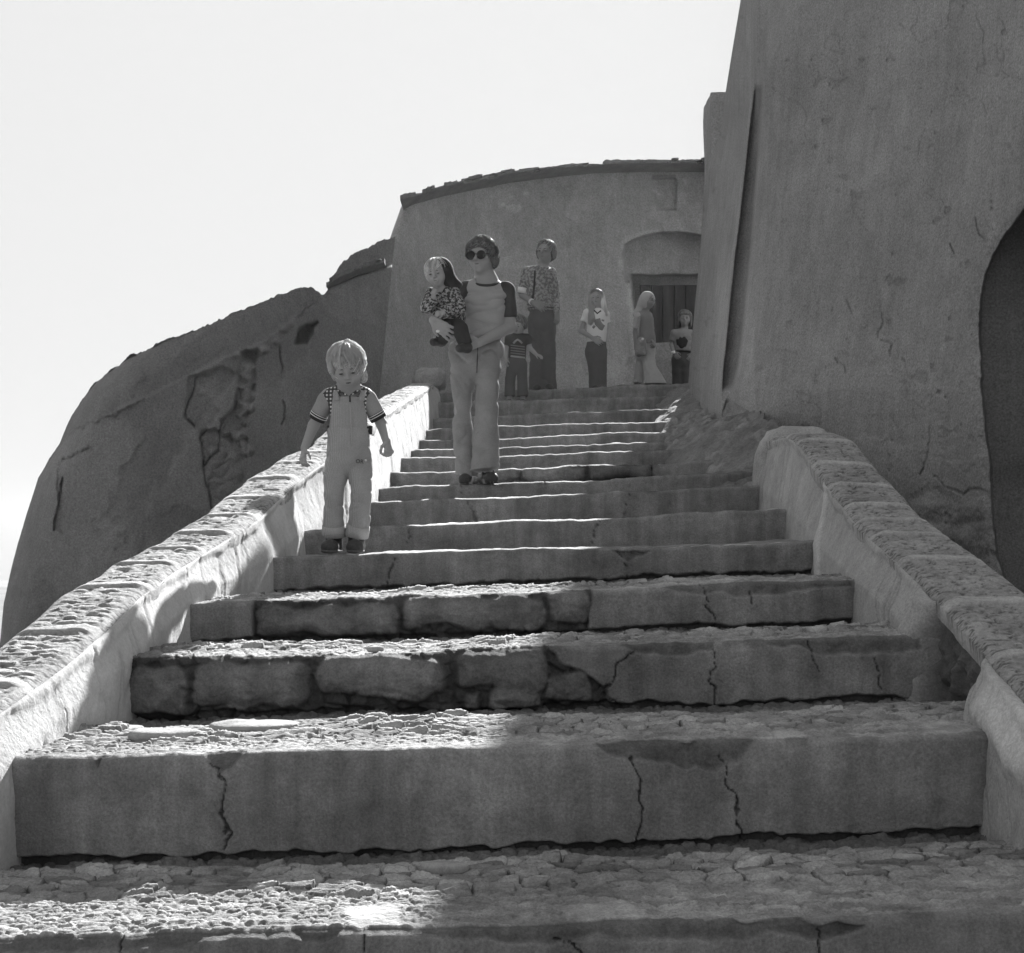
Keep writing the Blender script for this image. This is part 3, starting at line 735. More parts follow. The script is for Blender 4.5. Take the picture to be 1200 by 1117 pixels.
# vertical runnels on the rounded corner, painted pale for the sky light it catches
rb = sst(0, 20, PX - sR) * sst(95, 45, PX - sR) + .7 * sst(6, 12, PX - xle(PY)) * (PX < sLf)
D = D + rb * .020 * fbm(X3 * 6, 0, Z3 * .5, 1, 3, 504)
dirt_shade = np.zeros(D.shape); pale = .8 * sst(0, .4, fbm(X3 * 6, 0, Z3 * .5, 1, 3, 504)) * rb
wx = PX + 3 * fbm(X3, 5, Z3, 4, 4, 505); wy = PY + 3 * fbm(X3, 6, Z3, 4, 4, 506)
dirt_shade = np.maximum(dirt_shade, .90 * slot_on * inslot * sst(462, 450, PY))  # shade inside the groove painted as a darker band
# eroded foot, broken plaster and rubble
pl = np.interp(wx, [800, 812, 845, 850, 880, 905, 930, 1000, 1060, 1200], [440, 478, 486, 468, 486, 528, 560, 640, 700, 800])
ft = sst(-4, 4, wy - pl) * (PX < 960)
dep_ft = np.clip(wy - pl, 0, 140)
D = D - ft * (-.06 + np.interp(dep_ft, [0, 30, 70, 140], [0, .45, 1.3, 2.2])) + ft * (.12 * fbm(X3, 7, Z3, 5, 5, 507) + .05 * fbm(X3, 8, Z3, 16, 4, 508))
dirt_shade = np.maximum(dirt_shade, .55 * ft)
f2_ = sst(-12, 10, wy - np.interp(wx, [1000, 1050, 1080, 1100, 1130, 1150, 1175], [640, 600, 575, 568, 582, 575, 572])) * (PX > 1030)
D = D + f2_ * (.015 + .07 * fbm(X3, 9, Z3, 4, 6, 509, .6)); 
g1, g2, gh, _, _, _ = vor(PX, PY, 46, 34, 77); D = D - f2_ * .05 * sst(.0, .6, g2 - g1) * gh; pale = np.maximum(pale, .6 * f2_)
for P in [[(1010, 335), (1022, 345), (1034, 360), (1036, 378), (1030, 392)], [(1145, 255), (1150, 275), (1158, 282)], [(995, 350), (1000, 368)], [(1030, 395), (1048, 405), (1042, 416)],
          [(1095, 560), (1110, 572), (1130, 580), (1134, 574), (1150, 572)], [(1092, 500), (1086, 530), (1080, 560)], [(1040, 480), (1052, 500)], [(1115, 285), (1120, 300)], [(1060, 420), (1064, 440)], [(980, 420), (992, 434)]]:
    d = dpoly(wx + 4 * fbm(X3, 41, Z3, 14, 4, 541), wy + 4 * fbm(X3, 42, Z3, 14, 4, 542), P); m = sst(1.5, .4, d * (1 + .7 * fbm(X3, 43, Z3, 6, 2, 543))) * sst(-.6, .05, fbm(X3, 21, Z3, 5, 3, 520)); D = D + .02 * m; dirt_shade = np.maximum(dirt_shade, .55 * m)
hair = sst(.012, .004, np.abs(fbm(X3, 11, Z3, 2.2, 4, 512))) * sst(.05, .4, fbm(X3, 12, Z3, 1.1, 2, 513)); D = D + .010 * hair; dirt_shade = np.maximum(dirt_shade, .5 * hair)
pit = .8 * sst(.48, .58, fbm(X3, 13, Z3, 9, 3, 514)); D = D + .02 * pit; dirt_shade = np.maximum(dirt_shade, .6 * pit)
# horizontal courses showing through at the upper right
crs = sst(980, 1120, PX) * sst(210, 60, PY); D = D + crs * .02 * fbm(X3 * .6, 0, Z3 * 3.5, 2, 4, 515)
lay = sst(.10, .16, fbm(X3, 51, Z3, 1.1, 6, 551, .6)); D = D + .012 * lay; lay2 = sst(.22, .30, fbm(X3, 52, Z3, 2.2, 6, 552, .6)) * sst(150, 420, PY); D = D + .012 * lay2; dirt_shade = np.maximum(dirt_shade, .16 * lay + .14 * lay2)
# arch opening at the right
ar = [(1182, 760), (1176, 690), (1168, 645), (1164, 590), (1160, 540), (1153, 480), (1149, 430), (1147, 390), (1148, 350), (1153, 320), (1163, 296), (1176, 276), (1190, 257), (1204, 241), (1225, 222), (1255, 205),
      (1300, 200), (1345, 212), (1380, 240), (1405, 290), (1415, 350), (1420, 760)]
da = sdpoly(PX + 7 * fbm(X3, 14, Z3, 3, 6, 516, .6), PY + 5 * fbm(X3, 15, Z3, 3, 5, 517, .6), ar)
ma = sst(1.2, -1.2, da); D = D * (1 - ma) + (8.5 + .02 * fbm(X3, 0, Z3, 2, 3, 518)) * ma
D = D + .06 * sst(14, 0, da) * (1 - ma); dirt_shade = np.maximum(dirt_shade, ma * .25)  # arch interior coloured darker to deepen its shade
tower = wall_sheet('mud_tower', (PX, PY), D, M_TOWER, None, {'dirt_shade': dirt_shade, 'pale': pale}, 1.3, 0.0)
tag(tower, 'huge leaning mud tower with a dark groove and an arched opening on the right', 'tower')

# rubble bank between the stairs and the tower foot
Yb = geo_y(8.3, 17.2, .0016, .012); nb = 70
sxr = np.interp(Yb, SY, np.array([r[0] for r in SR])); szr = np.interp(Yb, SY, np.array([r[2] for r in SR]))
sz = step_z(Yb, sxr)
wallx = np.interp(Yb, [8.3, 9.2, 10.3, 11.2, 13, 15.6, 17.2], [1.55, 1.55, 1.56, 1.66, 1.72, 2.0, 2.3])
rise = np.interp(Yb, [8.3, 9.2, 10.3, 11.2, 13, 15.6, 17.2], [-.05, .10, .30, .30, .22, .26, .12])
t = np.linspace(0, 1, nb)
Xb = (sxr - .05 + .10 * fbm(Yb, 0, 0, 1.6, 4, 600))[:, None] * (1 - t) + (wallx + np.interp(Yb, [8.3, 9.4, 10.3, 12], [.42, .30, .22, .25]))[:, None] * t
Zb = (szr - .10)[:, None] + (rise + .10)[:, None] * (t ** .8)
Yg = np.repeat(Yb[:, None], nb, 1)
q = sst(0, .12, t)[None]
Zb = Zb + q * (.05 * fbm(Xb, Yg, 0, 4, 5, 601) + .015 * fbm(Xb, Yg, 3, 14, 4, 602)); Xb = Xb + .04 * q * fbm(Xb, Yg, Zb, 6, 4, 603)
f1, f2, h, _, _, _ = vor(Xb + Zb + .06 * fbm(Xb, Yg, 1, 5, 3, 610), Yg + .08 * fbm(Xb, Yg, 2, 5, 3, 611), .16, .22, 61); Zb = Zb + q * (.02 * sst(0, .6, f2 - f1) * (h > .5) * h + .04 * fbm(Xb, Yg, 7, 9, 6, 612, .6))
bank = make_obj('earth_bank', np.stack([Xb, Yg, Zb], -1), grid_faces(len(Yb), nb, True), M_RUBBLE, None, True,
                {'dirt_shade': .5 * sst(.1, .5, fbm(Xb, Yg, Zb, 5, 3, 604)), 'pale': .5 * sst(.7, .9, h) * sst(.1, .3, f2 - f1)})
tag(bank, kind='structure')

# ================================================================ ground to the horizon
g = np.concatenate([-np.geomspace(300, 14, 22), np.linspace(-13, 13, 80), np.geomspace(14, 300, 22)])
gy = np.concatenate([-np.geomspace(300, 6, 22), np.linspace(-5, 26, 100), np.geomspace(27, 300, 22)])
GX, GY = np.meshgrid(g, gy, indexing='ij')
GZ = ramp(np.clip(GY, 0, 24)) - .42
side = sst(-1.2, -2.6, GX) ; 
GZ = GZ * (1 - side) + side * np.minimum(GZ, np.interp(GY, [0, 8, 20, 30], [-.3, -.2, .4, .5]))
GZ = np.where(GY < .4, np.minimum(GZ, 0), GZ)
dist = np.hypot(GX, GY); GZ = GZ * sst(120, 30, dist) - 6 * sst(30, 200, dist)
GZ = GZ + .03 * fbm(GX, GY, 0, .8, 3, 700) * (dist < 60)
GZ = np.where((np.abs(GX) < 1.5) & (GY > -.1) & (GY < 17), np.minimum(GZ, ramp(np.clip(GY, 0, 24)) - .40), GZ)
gr = make_obj('ground', np.stack([GX, GY, GZ], -1), grid_faces(len(g), len(gy)), M_GROUND, None, True); tag(gr, kind='structure')

# ================================================================ loose stones on the treads
def flat_stone(pxc, pyc, k, w, d, h, label, seed, rot=0.0, mat=None):
    Y = None
    z = SL[k][2] + (SR[k][2] - SL[k][2]) * ((pxc - CX) / F * (STEP[k][0] + .3) - SL[k][0]) / (SR[k][0] - SL[k][0])
    Y = (ZE - z) * F / (pyc - HY)
    X = (pxc - CX) / F * Y
    n = 36
    th = np.linspace(0, 2 * math.pi, n); ph = np.linspace(-math.pi / 2, math.pi / 2, 14)
    T, P = np.meshgrid(th, ph, indexing='ij')
    rim = 1 + .22 * fbm(np.cos(T) * 1.1, np.sin(T) * 1.1, seed, 1.6, 3, seed)
    r = np.abs(np.cos(P)) ** .45 * rim
    V = np.stack([w / 2 * r * np.cos(T), d / 2 * r * np.sin(T), h / 2 * np.sign(np.sin(P)) * np.abs(np.sin(P)) ** .6], -1)
    V[..., 2] += h * .5 + .25 * h * fbm(V[..., 0], V[..., 1], V[..., 2] + seed, 16, 4, seed)
    V[-1] = V[0]
    c, s_ = math.cos(rot), math.sin(rot)
    V = np.stack([V[..., 0] * c - V[..., 1] * s_, V[..., 0] * s_ + V[..., 1] * c, V[..., 2]], -1)
    o = make_obj('flat_stone', V, grid_faces(n, 14), mat or M_STONE)
    o.location = (X, Y, z - .004)
    return tag(o, label, 'stone', 'loose stones lying on the treads')
flat_stone(192, 868, 1, .20, .12, .034, 'long pale flat stone casting a dark shadow at the left end of the second tread', 5, .05)
flat_stone(146, 858, 1, .10, .08, .022, 'small flat stone in the far left corner of the second tread against the wall', 6, .3)
flat_stone(300, 857, 1, .26, .14, .03, 'broad flat slab lying against the stone riser right of the long pale stone', 7, -.08)
flat_stone(440, 764, 2, .05, .035, .018, 'lone pale pebble below the stone blocks of the third tread', 8, .2)
flat_stone(556, 848, 1, .055, .04, .022, 'small grey pebble on the earth below the exposed stones', 9, .6)
flat_stone(1068, 1010, 0, .10, .05, .022, 'thin stone flake lying on the shaded right side of the lowest tread', 10, .5)
flat_stone(520, 1022, 0, .10, .06, .026, 'rounded flat stone near the middle of the lowest tread', 11, .1)
# ================================================================ people: smooth implicit bodies turned into meshes
A3 = lambda *p: np.array(p, float)
def unit(v): v = np.asarray(v, float); return v / (np.linalg.norm(v) + 1e-12)
def cone(a, b, ra, rb, k=.02, op='+', sq=None, cuts=None):
    a, b = np.asarray(a, float), np.asarray(b, float)
    return dict(t='c', a=a, b=b, ra=ra, rb=rb, k=k, op=op, sq=sq, cuts=cuts, c=(a + b) / 2, R=np.linalg.norm(b - a) / 2 + max(ra, rb))
def ball(c, r, k=.02, op='+', **kw): return cone(c, np.asarray(c, float) + 1e-5, r, r, k, op, **kw)
def ell(c, r, M=None, k=.02, op='+', cuts=None):
    return dict(t='e', a=np.asarray(c, float), r=np.asarray(r, float), M=np.eye(3) if M is None else M, k=k, op=op, cuts=cuts, c=np.asarray(c, float), R=max(r), sq=None)
def half(p, n, op='&'):                         # keep the side the normal points away from
    return dict(t='h', a=np.asarray(p, float), n=unit(n), k=.003, op=op, cuts=None, c=np.asarray(p, float), R=1e3, sq=None)
def pdist(q, P):
    if q['t'] == 'h': return (P - q['a']) @ q['n']
    if q['t'] == 'e':
        p = (P - q['a']) @ q['M']               # columns of M are the local axes
        k0 = np.linalg.norm(p / q['r'], axis=-1); k1 = np.linalg.norm(p / q['r'] ** 2, axis=-1) + 1e-9
        d = k0 * (k0 - 1) / k1
    else:
        p = P - q['a']; ba = q['b'] - q['a']
        if q['sq'] is not None:
            n, s = q['sq']; p = p + (p @ n)[..., None] * n * (1 / s - 1); ba = ba + n * (ba @ n) * (1 / s - 1)
        t = np.clip((p @ ba) / (ba @ ba), 0, 1)
        d = np.linalg.norm(p - t[..., None] * ba, axis=-1) - (q['ra'] + (q['rb'] - q['ra']) * t)
        if q['sq'] is not None: d = d * np.where(True, max(q['sq'][1], .6), 1)
    for cp, cn in (q['cuts'] or ()): d = np.maximum(d, (P - cp) @ cn)
    return d
def sdf(prims, P):
    d = np.full(P.shape[:-1], 1.0)
    for q in prims:
        e = pdist(q, P); k = q['k']
        if q['op'] == '+': d = np.minimum(d, e) - (np.maximum(k - np.abs(d - e), 0) ** 2) / (4 * k)
        elif q['op'] == '-': e = -e; d = np.maximum(d, e) + (np.maximum(k - np.abs(d - e), 0) ** 2) / (4 * k)
        else: d = np.maximum(d, e)
    return d
CORN = [(i, j, k) for i in (0, 1) for j in (0, 1) for k in (0, 1)]
EDG = [(a, b) for a in range(8) for b in range(a + 1, 8) if sum(abs(CORN[a][i] - CORN[b][i]) for i in range(3)) == 1]
def poly(prims, res, wr=None):
    pos = [q for q in prims if q['op'] == '+']
    lo = np.min([q['c'] - q['R'] for q in pos], 0) - .012; hi = np.max([q['c'] + q['R'] for q in pos], 0) + .012
    B = 14
    nb = np.ceil((hi - lo) / res / B).astype(int)
    N = nb * B + 1
    vol = np.full(N, 1.0, np.float32)
    ii = np.arange(B + 1) * res
    blk = np.stack(np.meshgrid(ii, ii, ii, indexing='ij'), -1)
    br = B * res * .87
    C = np.array([q['c'] for q in prims]); RR = np.array([q['R'] for q in prims]); KK = np.array([q['k'] for q in prims])
    isp = np.array([q['op'] == '+' for q in prims])
    for bx in range(nb[0]):
        for by in range(nb[1]):
            for bz in range(nb[2]):
                o = lo + np.array([bx, by, bz]) * B * res
                cc = o + B * res / 2
                near = np.linalg.norm(C - cc, axis=1) - RR < br + KK + .01
                if not (near & isp).any(): continue
                loc = [q for q, m in zip(prims, near) if m]
                dc = sdf(loc, cc[None])[0]
                if dc > br * 1.9 + .02: continue
                P = blk + o
                d = sdf(loc, P)
                if wr is not None: d = d + wr(P)
                vol[bx * B:bx * B + B + 1, by * B:by * B + B + 1, bz * B:bz * B + B + 1] = d
    S = vol < 0
    cnt = sum(S[i:N[0] - 1 + i, j:N[1] - 1 + j, k:N[2] - 1 + k].astype(np.uint8) for i, j, k in CORN)
    act = (cnt > 0) & (cnt < 8)
    idx = np.argwhere(act)
    cv = np.stack([vol[idx[:, 0] + i, idx[:, 1] + j, idx[:, 2] + k] for i, j, k in CORN], 1)
    cn = np.array(CORN, float); acc = np.zeros((len(idx), 3)); num = np.zeros(len(idx))
    for a, b in EDG:
        m = (cv[:, a] < 0) != (cv[:, b] < 0)
        t = np.where(m, cv[:, a] / np.where(m, cv[:, a] - cv[:, b], 1), 0)
        acc += m[:, None] * (cn[a] + t[:, None] * (cn[b] - cn[a])); num += m
    V = lo + (idx + acc / num[:, None]) * res
    vid = np.full(act.shape, -1, np.int32); vid[tuple(idx.T)] = np.arange(len(idx))
    faces = []
    for ax in range(3):
        sl0 = [slice(None)] * 3; sl1 = [slice(None)] * 3; sl0[ax] = slice(0, -1); sl1[ax] = slice(1, None)
        ch = S[tuple(sl0)] != S[tuple(sl1)]
        e = np.argwhere(ch); u, w_ = [(1, 2), (2, 0), (0, 1)][ax]
        ok = (e[:, u] > 0) & (e[:, w_] > 0) & (e[:, u] < N[u] - 1) & (e[:, w_] < N[w_] - 1); e = e[ok]
        def g(du, dw):
            q = e.copy(); q[:, u] -= du; q[:, w_] -= dw
            return vid[q[:, 0], q[:, 1], q[:, 2]]
        Q = np.stack([g(1, 1), g(0, 1), g(0, 0), g(1, 0)], 1)
        ins = S[tuple(e.T)]
        Q[~ins] = Q[~ins][:, ::-1]
        faces.append(Q)
    Fc = np.concatenate(faces); Fc = Fc[(Fc >= 0).all(1)]
    return V, Fc
from mathutils.bvhtree import BVHTree
def part(name, prims, res, mat, parent, wr=None):
    V, Fc = poly(prims, res, wr)
    o = make_obj(name, V, Fc, mat, parent, True); VF[o.name] = (V, Fc)
    return o
VF = {}
def snap(o, x, y, off=.002):
    """the point of a garment seen at picture point (x, y)"""
    V, Fc = VF[o.name]
    if not isinstance(V, BVHTree): VF[o.name] = (BVHTree.FromPolygons([tuple(v) for v in V], [tuple(f) for f in Fc]), None)
    d = Vector(W(x, y, 1.0)) - Vector((0, 0, ZE)); d.normalize()
    h = VF[o.name][0].ray_cast(Vector((0, 0, ZE)), d)
    p = h[0] if h[0] is not None else Vector(W(x, y, 6.2))
    return np.array(p - d * off)
def text_part(name, txt, size, loc, rot, mat, parent, root):
    cu = bpy.data.curves.new(name, 'FONT'); cu.body = txt; cu.size = size; cu.extrude = .001; cu.align_x = 'CENTER'; cu.align_y = 'CENTER'
    t = bpy.data.objects.new(name + '_tmp', cu); COL.objects.link(t)
    me = bpy.data.meshes.new_from_object(t.evaluated_get(bpy.context.evaluated_depsgraph_get())); bpy.data.objects.remove(t)
    from mathutils import Euler, Matrix
    me.transform(Matrix.Translation(Vector(loc)) @ Euler(rot).to_matrix().to_4x4())
    me.materials.clear(); me.materials.append(mat); me.name = name
    o = bpy.data.objects.new(name, me); COL.objects.link(o); o.parent = parent
    return o
def wrinkle(amp, fx, fz, seed, extra=0):
    return lambda P: amp * fbm(P[..., 0] * fx, P[..., 1] * fx, P[..., 2] * fz + .5 * P[..., 0] * fx, 1, 3, seed)

def folds(amp, a, b, c, seed, fine=.0):
    """cloth folds: sharp valleys running across, diagonal on the way"""
    def g(P):
        x, y, z = P[..., 0], P[..., 1], P[..., 2]
        n = fbm(x * a + z * b, y * a, z * c - x * b * .6, 1, 2, seed)
        v = np.clip(1 - np.abs(n) * 3.2, 0, 1) ** 2
        m = .35 + .65 * sst(-.2, .35, fbm(x * 4, y * 4, z * 4, 1, 2, seed + 5))
        return amp * (v * m - .25) + amp * .5 * fbm(x * 7, y * 7, z * 9, 1, 2, seed + 9) + fine * fbm(x * 40, y * 40, z * 40, 1, 2, seed + 11)
    return g
def tube_v(pts, rad, n=8, flat=1.0, fdir=None):
    pts = np.asarray(pts, float); m = len(pts); rad = np.broadcast_to(rad, m)
    tg = np.gradient(pts, axis=0); tg /= np.linalg.norm(tg, axis=1)[:, None] + 1e-12
    ref = np.asarray(fdir, float) if fdir is not None else np.array([.13, .27, .95])
    V = []
    for i in range(m):
        a = np.cross(tg[i], ref); 
        if np.linalg.norm(a) < 1e-3: a = np.cross(tg[i], [1, 0, 0])
        a = unit(a); b = np.cross(tg[i], a)
        th = np.arange(n) / n * 2 * math.pi
        V.append(pts[i] + rad[i] * (np.cos(th)[:, None] * a + flat * np.sin(th)[:, None] * b))
    V = np.concatenate(V)
    i = np.arange(m - 1)[:, None] * n; j = np.arange(n)[None]
    q = np.stack([i + j, i + (j + 1) % n, i + n + (j + 1) % n, i + n + j], -1).reshape(-1, 4)
    caps = [np.arange(n)[::-1], (m - 1) * n + np.arange(n)]
    V = np.concatenate([V, pts[:1], pts[-1:]]); e0, e1 = m * n, m * n + 1
    tri = np.concatenate([np.stack([np.full(n, e0), (np.arange(n) + 1) % n, np.arange(n)], 1), np.stack([np.full(n, e1), (m - 1) * n + np.arange(n), (m - 1) * n + (np.arange(n) + 1) % n], 1)])
    return V, q, tri
def tubes(name, lst, mat, parent, n=8, flat=1.0, fdir=None):
    vs, qs, ts, o = [], [], [], 0
    for pts, rad in lst:
        V, q, t = tube_v(pts, rad, n, flat, fdir); vs.append(V); qs.append(q + o); ts.append(t + o); o += len(V)
    return make_obj(name, np.concatenate(vs), [np.concatenate(qs), np.concatenate(ts)], mat, parent, True)
def ell_obj(name, c, r, M, mat, parent, n=20):
    th = np.linspace(0, 2 * math.pi, n); ph = np.linspace(-math.pi / 2, math.pi / 2, n // 2 + 2)
    T, P = np.meshgrid(th, ph, indexing='ij')
    V = np.stack([np.cos(P) * np.cos(T) * r[0], np.cos(P) * np.sin(T) * r[1], np.sin(P) * r[2]], -1)
    return make_obj(name, np.asarray(c) + V @ np.asarray(M).T, grid_faces(n, n // 2 + 2), mat, parent, True)
def rotm(yaw=0, pitch=0, roll=0):
    """yaw: turn face to image right, pitch: look down, roll: tip towards image right (degrees)"""
    y, p, r = map(math.radians, (yaw, pitch, roll))
    Rz = np.array([[math.cos(y), -math.sin(y), 0], [math.sin(y), math.cos(y), 0], [0, 0, 1]])
    Rx = np.array([[1, 0, 0], [0, math.cos(p), -math.sin(p)], [0, math.sin(p), math.cos(p)]])
    Ry = np.array([[math.cos(r), 0, math.sin(r)], [0, 1, 0], [-math.sin(r), 0, math.cos(r)]])
    return Ry @ Rz @ Rx

class Head:
    """h = chin to crown; local x = image right, -y = forward, z = up, origin mid head"""
    def __init__(s, c, h, yaw=0, pitch=0, roll=0, child=False):
        s.c = np.asarray(c, float); s.h = h; s.M = rotm(yaw, pitch, roll); s.ch = child
    def w(s, x, y, z): return s.c + s.M @ (s.h * np.array([x, y, z]))
    def E(s, p, r, k=.02, op='+'): return ell(s.w(*p), s.h * np.array(r), s.M, k * s.h / .2, op)
    def prims(s, neck_base, rn):
        h, w, k = s.h, s.w, s.h / .2
        c = s.ch
        P = [s.E((0, .05, .13), (.385 if c else .36, .45, .375), .02), s.E((0, -.10, -.13), (.30 if c else .29, .31, .36 if c else .37), .03),
             ball(w(0, -.27, -.385), .09 * h, .03 * k), ball(w(-.17, -.24, -.15), (.125 if c else .115) * h, .03 * k), ball(w(.17, -.24, -.15), (.125 if c else .115) * h, .03 * k),
             cone(w(-.17, -.36, .085), w(.17, -.36, .085), .055 * h, .055 * h, .03 * k)]
        for sx in (-1, 1):
            P.append(ball(w(sx * .15, -.47, .005), .075 * h, .025 * k, '-'))
            P.append(ball(w(sx * .15, -.372, -.002), .066 * h, .008 * k))
            P.append(s.E((sx * .375, .03, -.03), (.035, .085, .125), .01))
        nt = -.50 if c else -.565
        P += [cone(w(0, -.41, .045), w(0, nt, -.105), .026 * h, .044 * h, .012 * k), ball(w(-.045, nt + .045, -.125), .034 * h, .008 * k), ball(w(.045, nt + .045, -.125), .034 * h, .008 * k),
              cone(w(-.075, -.40, -.225), w(.075, -.40, -.225), .027 * h, .027 * h, .012 * k), cone(w(-.06, -.395, -.275), w(.06, -.395, -.275), .030 * h, .030 * h, .012 * k),
              cone(w(-.10, -.435, -.25), w(.10, -.435, -.25), .008 * h, .008 * h, .006 * k, '-'),
              cone(w(0, .08, -.22), np.asarray(neck_base) , rn, rn * 1.12, .03 * k)]
        return P
    def face(s, parent, dark, lipm, eyes=True):
        for sx in (-1, 1):
            if eyes:
                ell_obj('eye', s.w(sx * .15, -.432, -.004), s.h * A3(.052, .012, .020), s.M, dark, parent, 14)
            tubes('eyebrow', [([s.w(sx * (.08 + .05 * i), -.425 + .012 * i * i, .098 + .010 * math.sin(i * 1.1) - .006 * i) for i in range(4)], s.h * np.array([.010, .014, .012, .006]))], dark, parent, 6)
        tubes('mouth', [([s.w(-.085, -.405, -.25), s.w(-.04, -.43, -.246), s.w(0, -.436, -.249), s.w(.04, -.43, -.246), s.w(.085, -.405, -.25)], s.h * np.array([.006, .013, .015, .013, .006]))], lipm, parent, 6)
    def strands(s, n, mat, parent, seed, grow=1.06, front=68, side=118, backd=125, fly=20, rad=.0016, top=(0, .10, 0), crown_r=(.385, .45, .375), fuzz=.03, name='hair_strands', per=9, curl=.0, puff=.10):
        """hair in locks: every lock shares a path, its strands fan out and lift a little from it; `fly` loose hairs stand off the crown"""
        r = np.random.default_rng(seed); L = []
        def pos(ph, a, g): return s.w(crown_r[0] * g * math.sin(ph) * math.sin(a), .05 - crown_r[1] * g * math.sin(ph) * math.cos(a), .13 + crown_r[2] * g * math.cos(ph))
        for i in range(n // per):
            th = r.uniform(0, 2 * math.pi); f = math.cos(th)                    # f = 1 at the forehead
            pm = (front if f > .55 else side if f > -.4 else backd) * r.uniform(.75, 1.1)
            p0 = r.uniform(2, pm * .5); m = 7; g = grow * (1 + fuzz * r.normal()); pu = puff * r.random(); lift = .05 + .16 * (r.random() < .25)
            dth = r.normal() * (.12 if f > .3 else .35); cw = curl * r.normal(); cp = r.uniform(0, 6)
            for q in range(per):
                o1, o2, o3 = r.normal() * .055, r.normal() * 4, r.normal() * .012; pts = []
                for j in range(m):
                    t = j / (m - 1); ph = math.radians(p0 + o2 * (1 - t) + (pm - p0) * t); a = th + o1 * (1.1 - .8 * t) + dth * t + cw * math.sin(cp + 5 * t)
                    pts.append(pos(ph, a, g + o3 + pu * max(0, math.cos(ph * .85)) + lift * t * t * .35 + .5 * cw * .25 * math.sin(cp + 7 * t)))
                L.append((pts, rad * r.uniform(.7, 1.3) * np.linspace(1, .4, m)))
        for i in range(fly):
            th = r.uniform(.9, 2 * math.pi - .9); ph = math.radians(min(abs(r.normal()) * 45, 110)); pts = []; dp, da = .10 + .10 * r.normal(), .12 * r.normal(); k = r.uniform(.25, 1.0) ** 2
            for j in range(5): pts.append(pos(ph + dp * j, th + da * j, grow + .5 * puff + .042 * j * k - .005 * j * j * k))
            L.append((pts, rad * 1.9 * np.linspace(1, .4, 5)))
        return tubes(name, L, mat, parent, 3)

def hand(wrist, d, nrm, size, curl, thumb, spread=.16, k=.004, fingers=None):
    """wrist point, direction of the fingers, palm normal (the way the palm faces), length; curl in degrees per joint;
    thumb = +1/-1 side along cross(d, nrm)"""
    d = unit(d); nrm = unit(np.asarray(nrm) - d * (np.asarray(nrm) @ d)); sd = np.cross(d, nrm) * thumb
    s = size; P = []
    w0 = np.asarray(wrist, float)
    for i in range(4):                          # 0 = index
        off = (1.5 - i) / 3 * .36 * s
        kn = w0 + d * s * (.50 - .015 * abs(i - 1.2)) + sd * off
        P.append(cone(w0 + d * s * .06 + sd * off * .55, kn, .085 * s, .068 * s, .05 * s))
        ln = s * (.44, .49, .46, .36)[i]; a = 0; p = kn; c = curl if fingers is None else fingers[i]
        dd = unit(d + sd * (1.5 - i) * spread * .5)
        for j, fr in enumerate((.44, .32, .24)):
            a += math.radians(c * (.8, 1.1, .8)[j])
            q = p + (dd * math.cos(a) + nrm * math.sin(a)) * ln * fr
            P.append(cone(p, q, s * (.056, .050, .045)[j], s * (.050, .045, .036)[j], .006 if j else .012)); p = q
    t0 = w0 + d * s * .14 + sd * s * .15; t1 = t0 + unit(d * .62 + sd * .72 + nrm * .3) * s * .22; t2 = t1 + unit(d * .85 + sd * .25 + nrm * .45) * s * .19; t3 = t2 + unit(d * .9 + nrm * .5 - sd * .1) * s * .13
    P += [cone(t0, t1, .085 * s, .062 * s, .03 * s), cone(t1, t2, .060 * s, .052 * s, .006), cone(t2, t3, .052 * s, .04 * s, .006)]
    return P
YAX = A3(0, 1, 0)
def px(x, y, Y): return W(x, y, Y)

# cloth and skin
M_SKIN = cloth('skin', .30, .05, .05, 300, rough=.6); M_SKIN2 = cloth('skin_tanned', .22, .05, .05, 300, rough=.6)
M_EYE = cloth('eye_dark', .035, .1, 0, 100, rough=.5); M_LIP = cloth('lips', .11, .05, 0, 100, rough=.6)
def hairmat(name, v):
    m = cloth(name, v, .3, .3, 150, rough=.45); m.node_tree.nodes['Principled BSDF'].inputs['Specular IOR Level'].default_value = .5
    nt = m.node_tree; out = nt.nodes['Material Output']; bs = nt.nodes['Principled BSDF']
    tr = nt.nodes.new('ShaderNodeBsdfTranslucent'); tr.inputs['Color'].default_value = (v * 1.5, v * 1.5, v * 1.5, 1)
    mx = nt.nodes.new('ShaderNodeMixShader'); mx.inputs[0].default_value = .68
    nt.links.new(bs.outputs[0], mx.inputs[1]); nt.links.new(tr.outputs[0], mx.inputs[2]); nt.links.new(mx.outputs[0], out.inputs[0])
    return m
M_BLOND = hairmat('hair_blond', .66); M_BLONDB = cloth('hair_blond_base', .38, .4, .4, 120); M_BROWN = hairmat('hair_brown', .36); M_BROWNB = cloth('hair_brown_base', .12, .3, .3, 120); M_DARKH = hairmat('hair_dark', .08)
def pat_check(pitch, dark, light, thr):
    def f(nt, P, val):
        sp = nt.nodes.new('ShaderNodeSeparateXYZ'); nt.links.new(P, sp.inputs[0])
        a = n_math(nt, 'SINE', n_math(nt, 'MULTIPLY', sp.outputs[0], 2 * math.pi / pitch)); b = n_math(nt, 'SINE', n_math(nt, 'MULTIPLY', sp.outputs[2], 2 * math.pi / pitch))
        m = n_math(nt, 'MULTIPLY', n_map(nt, a, thr, thr + .15, 0, 1), n_map(nt, b, thr, thr + .15, 0, 1))
        h = n_math(nt, 'MAXIMUM', n_map(nt, a, thr, thr + .15, 0, 1), n_map(nt, b, thr, thr + .15, 0, 1))
        return n_math(nt, 'MULTIPLY', val, n_math(nt, 'ADD', n_math(nt, 'MULTIPLY_ADD', m, light - dark * 1.6, dark), n_math(nt, 'MULTIPLY', h, dark * .6)))
    return f
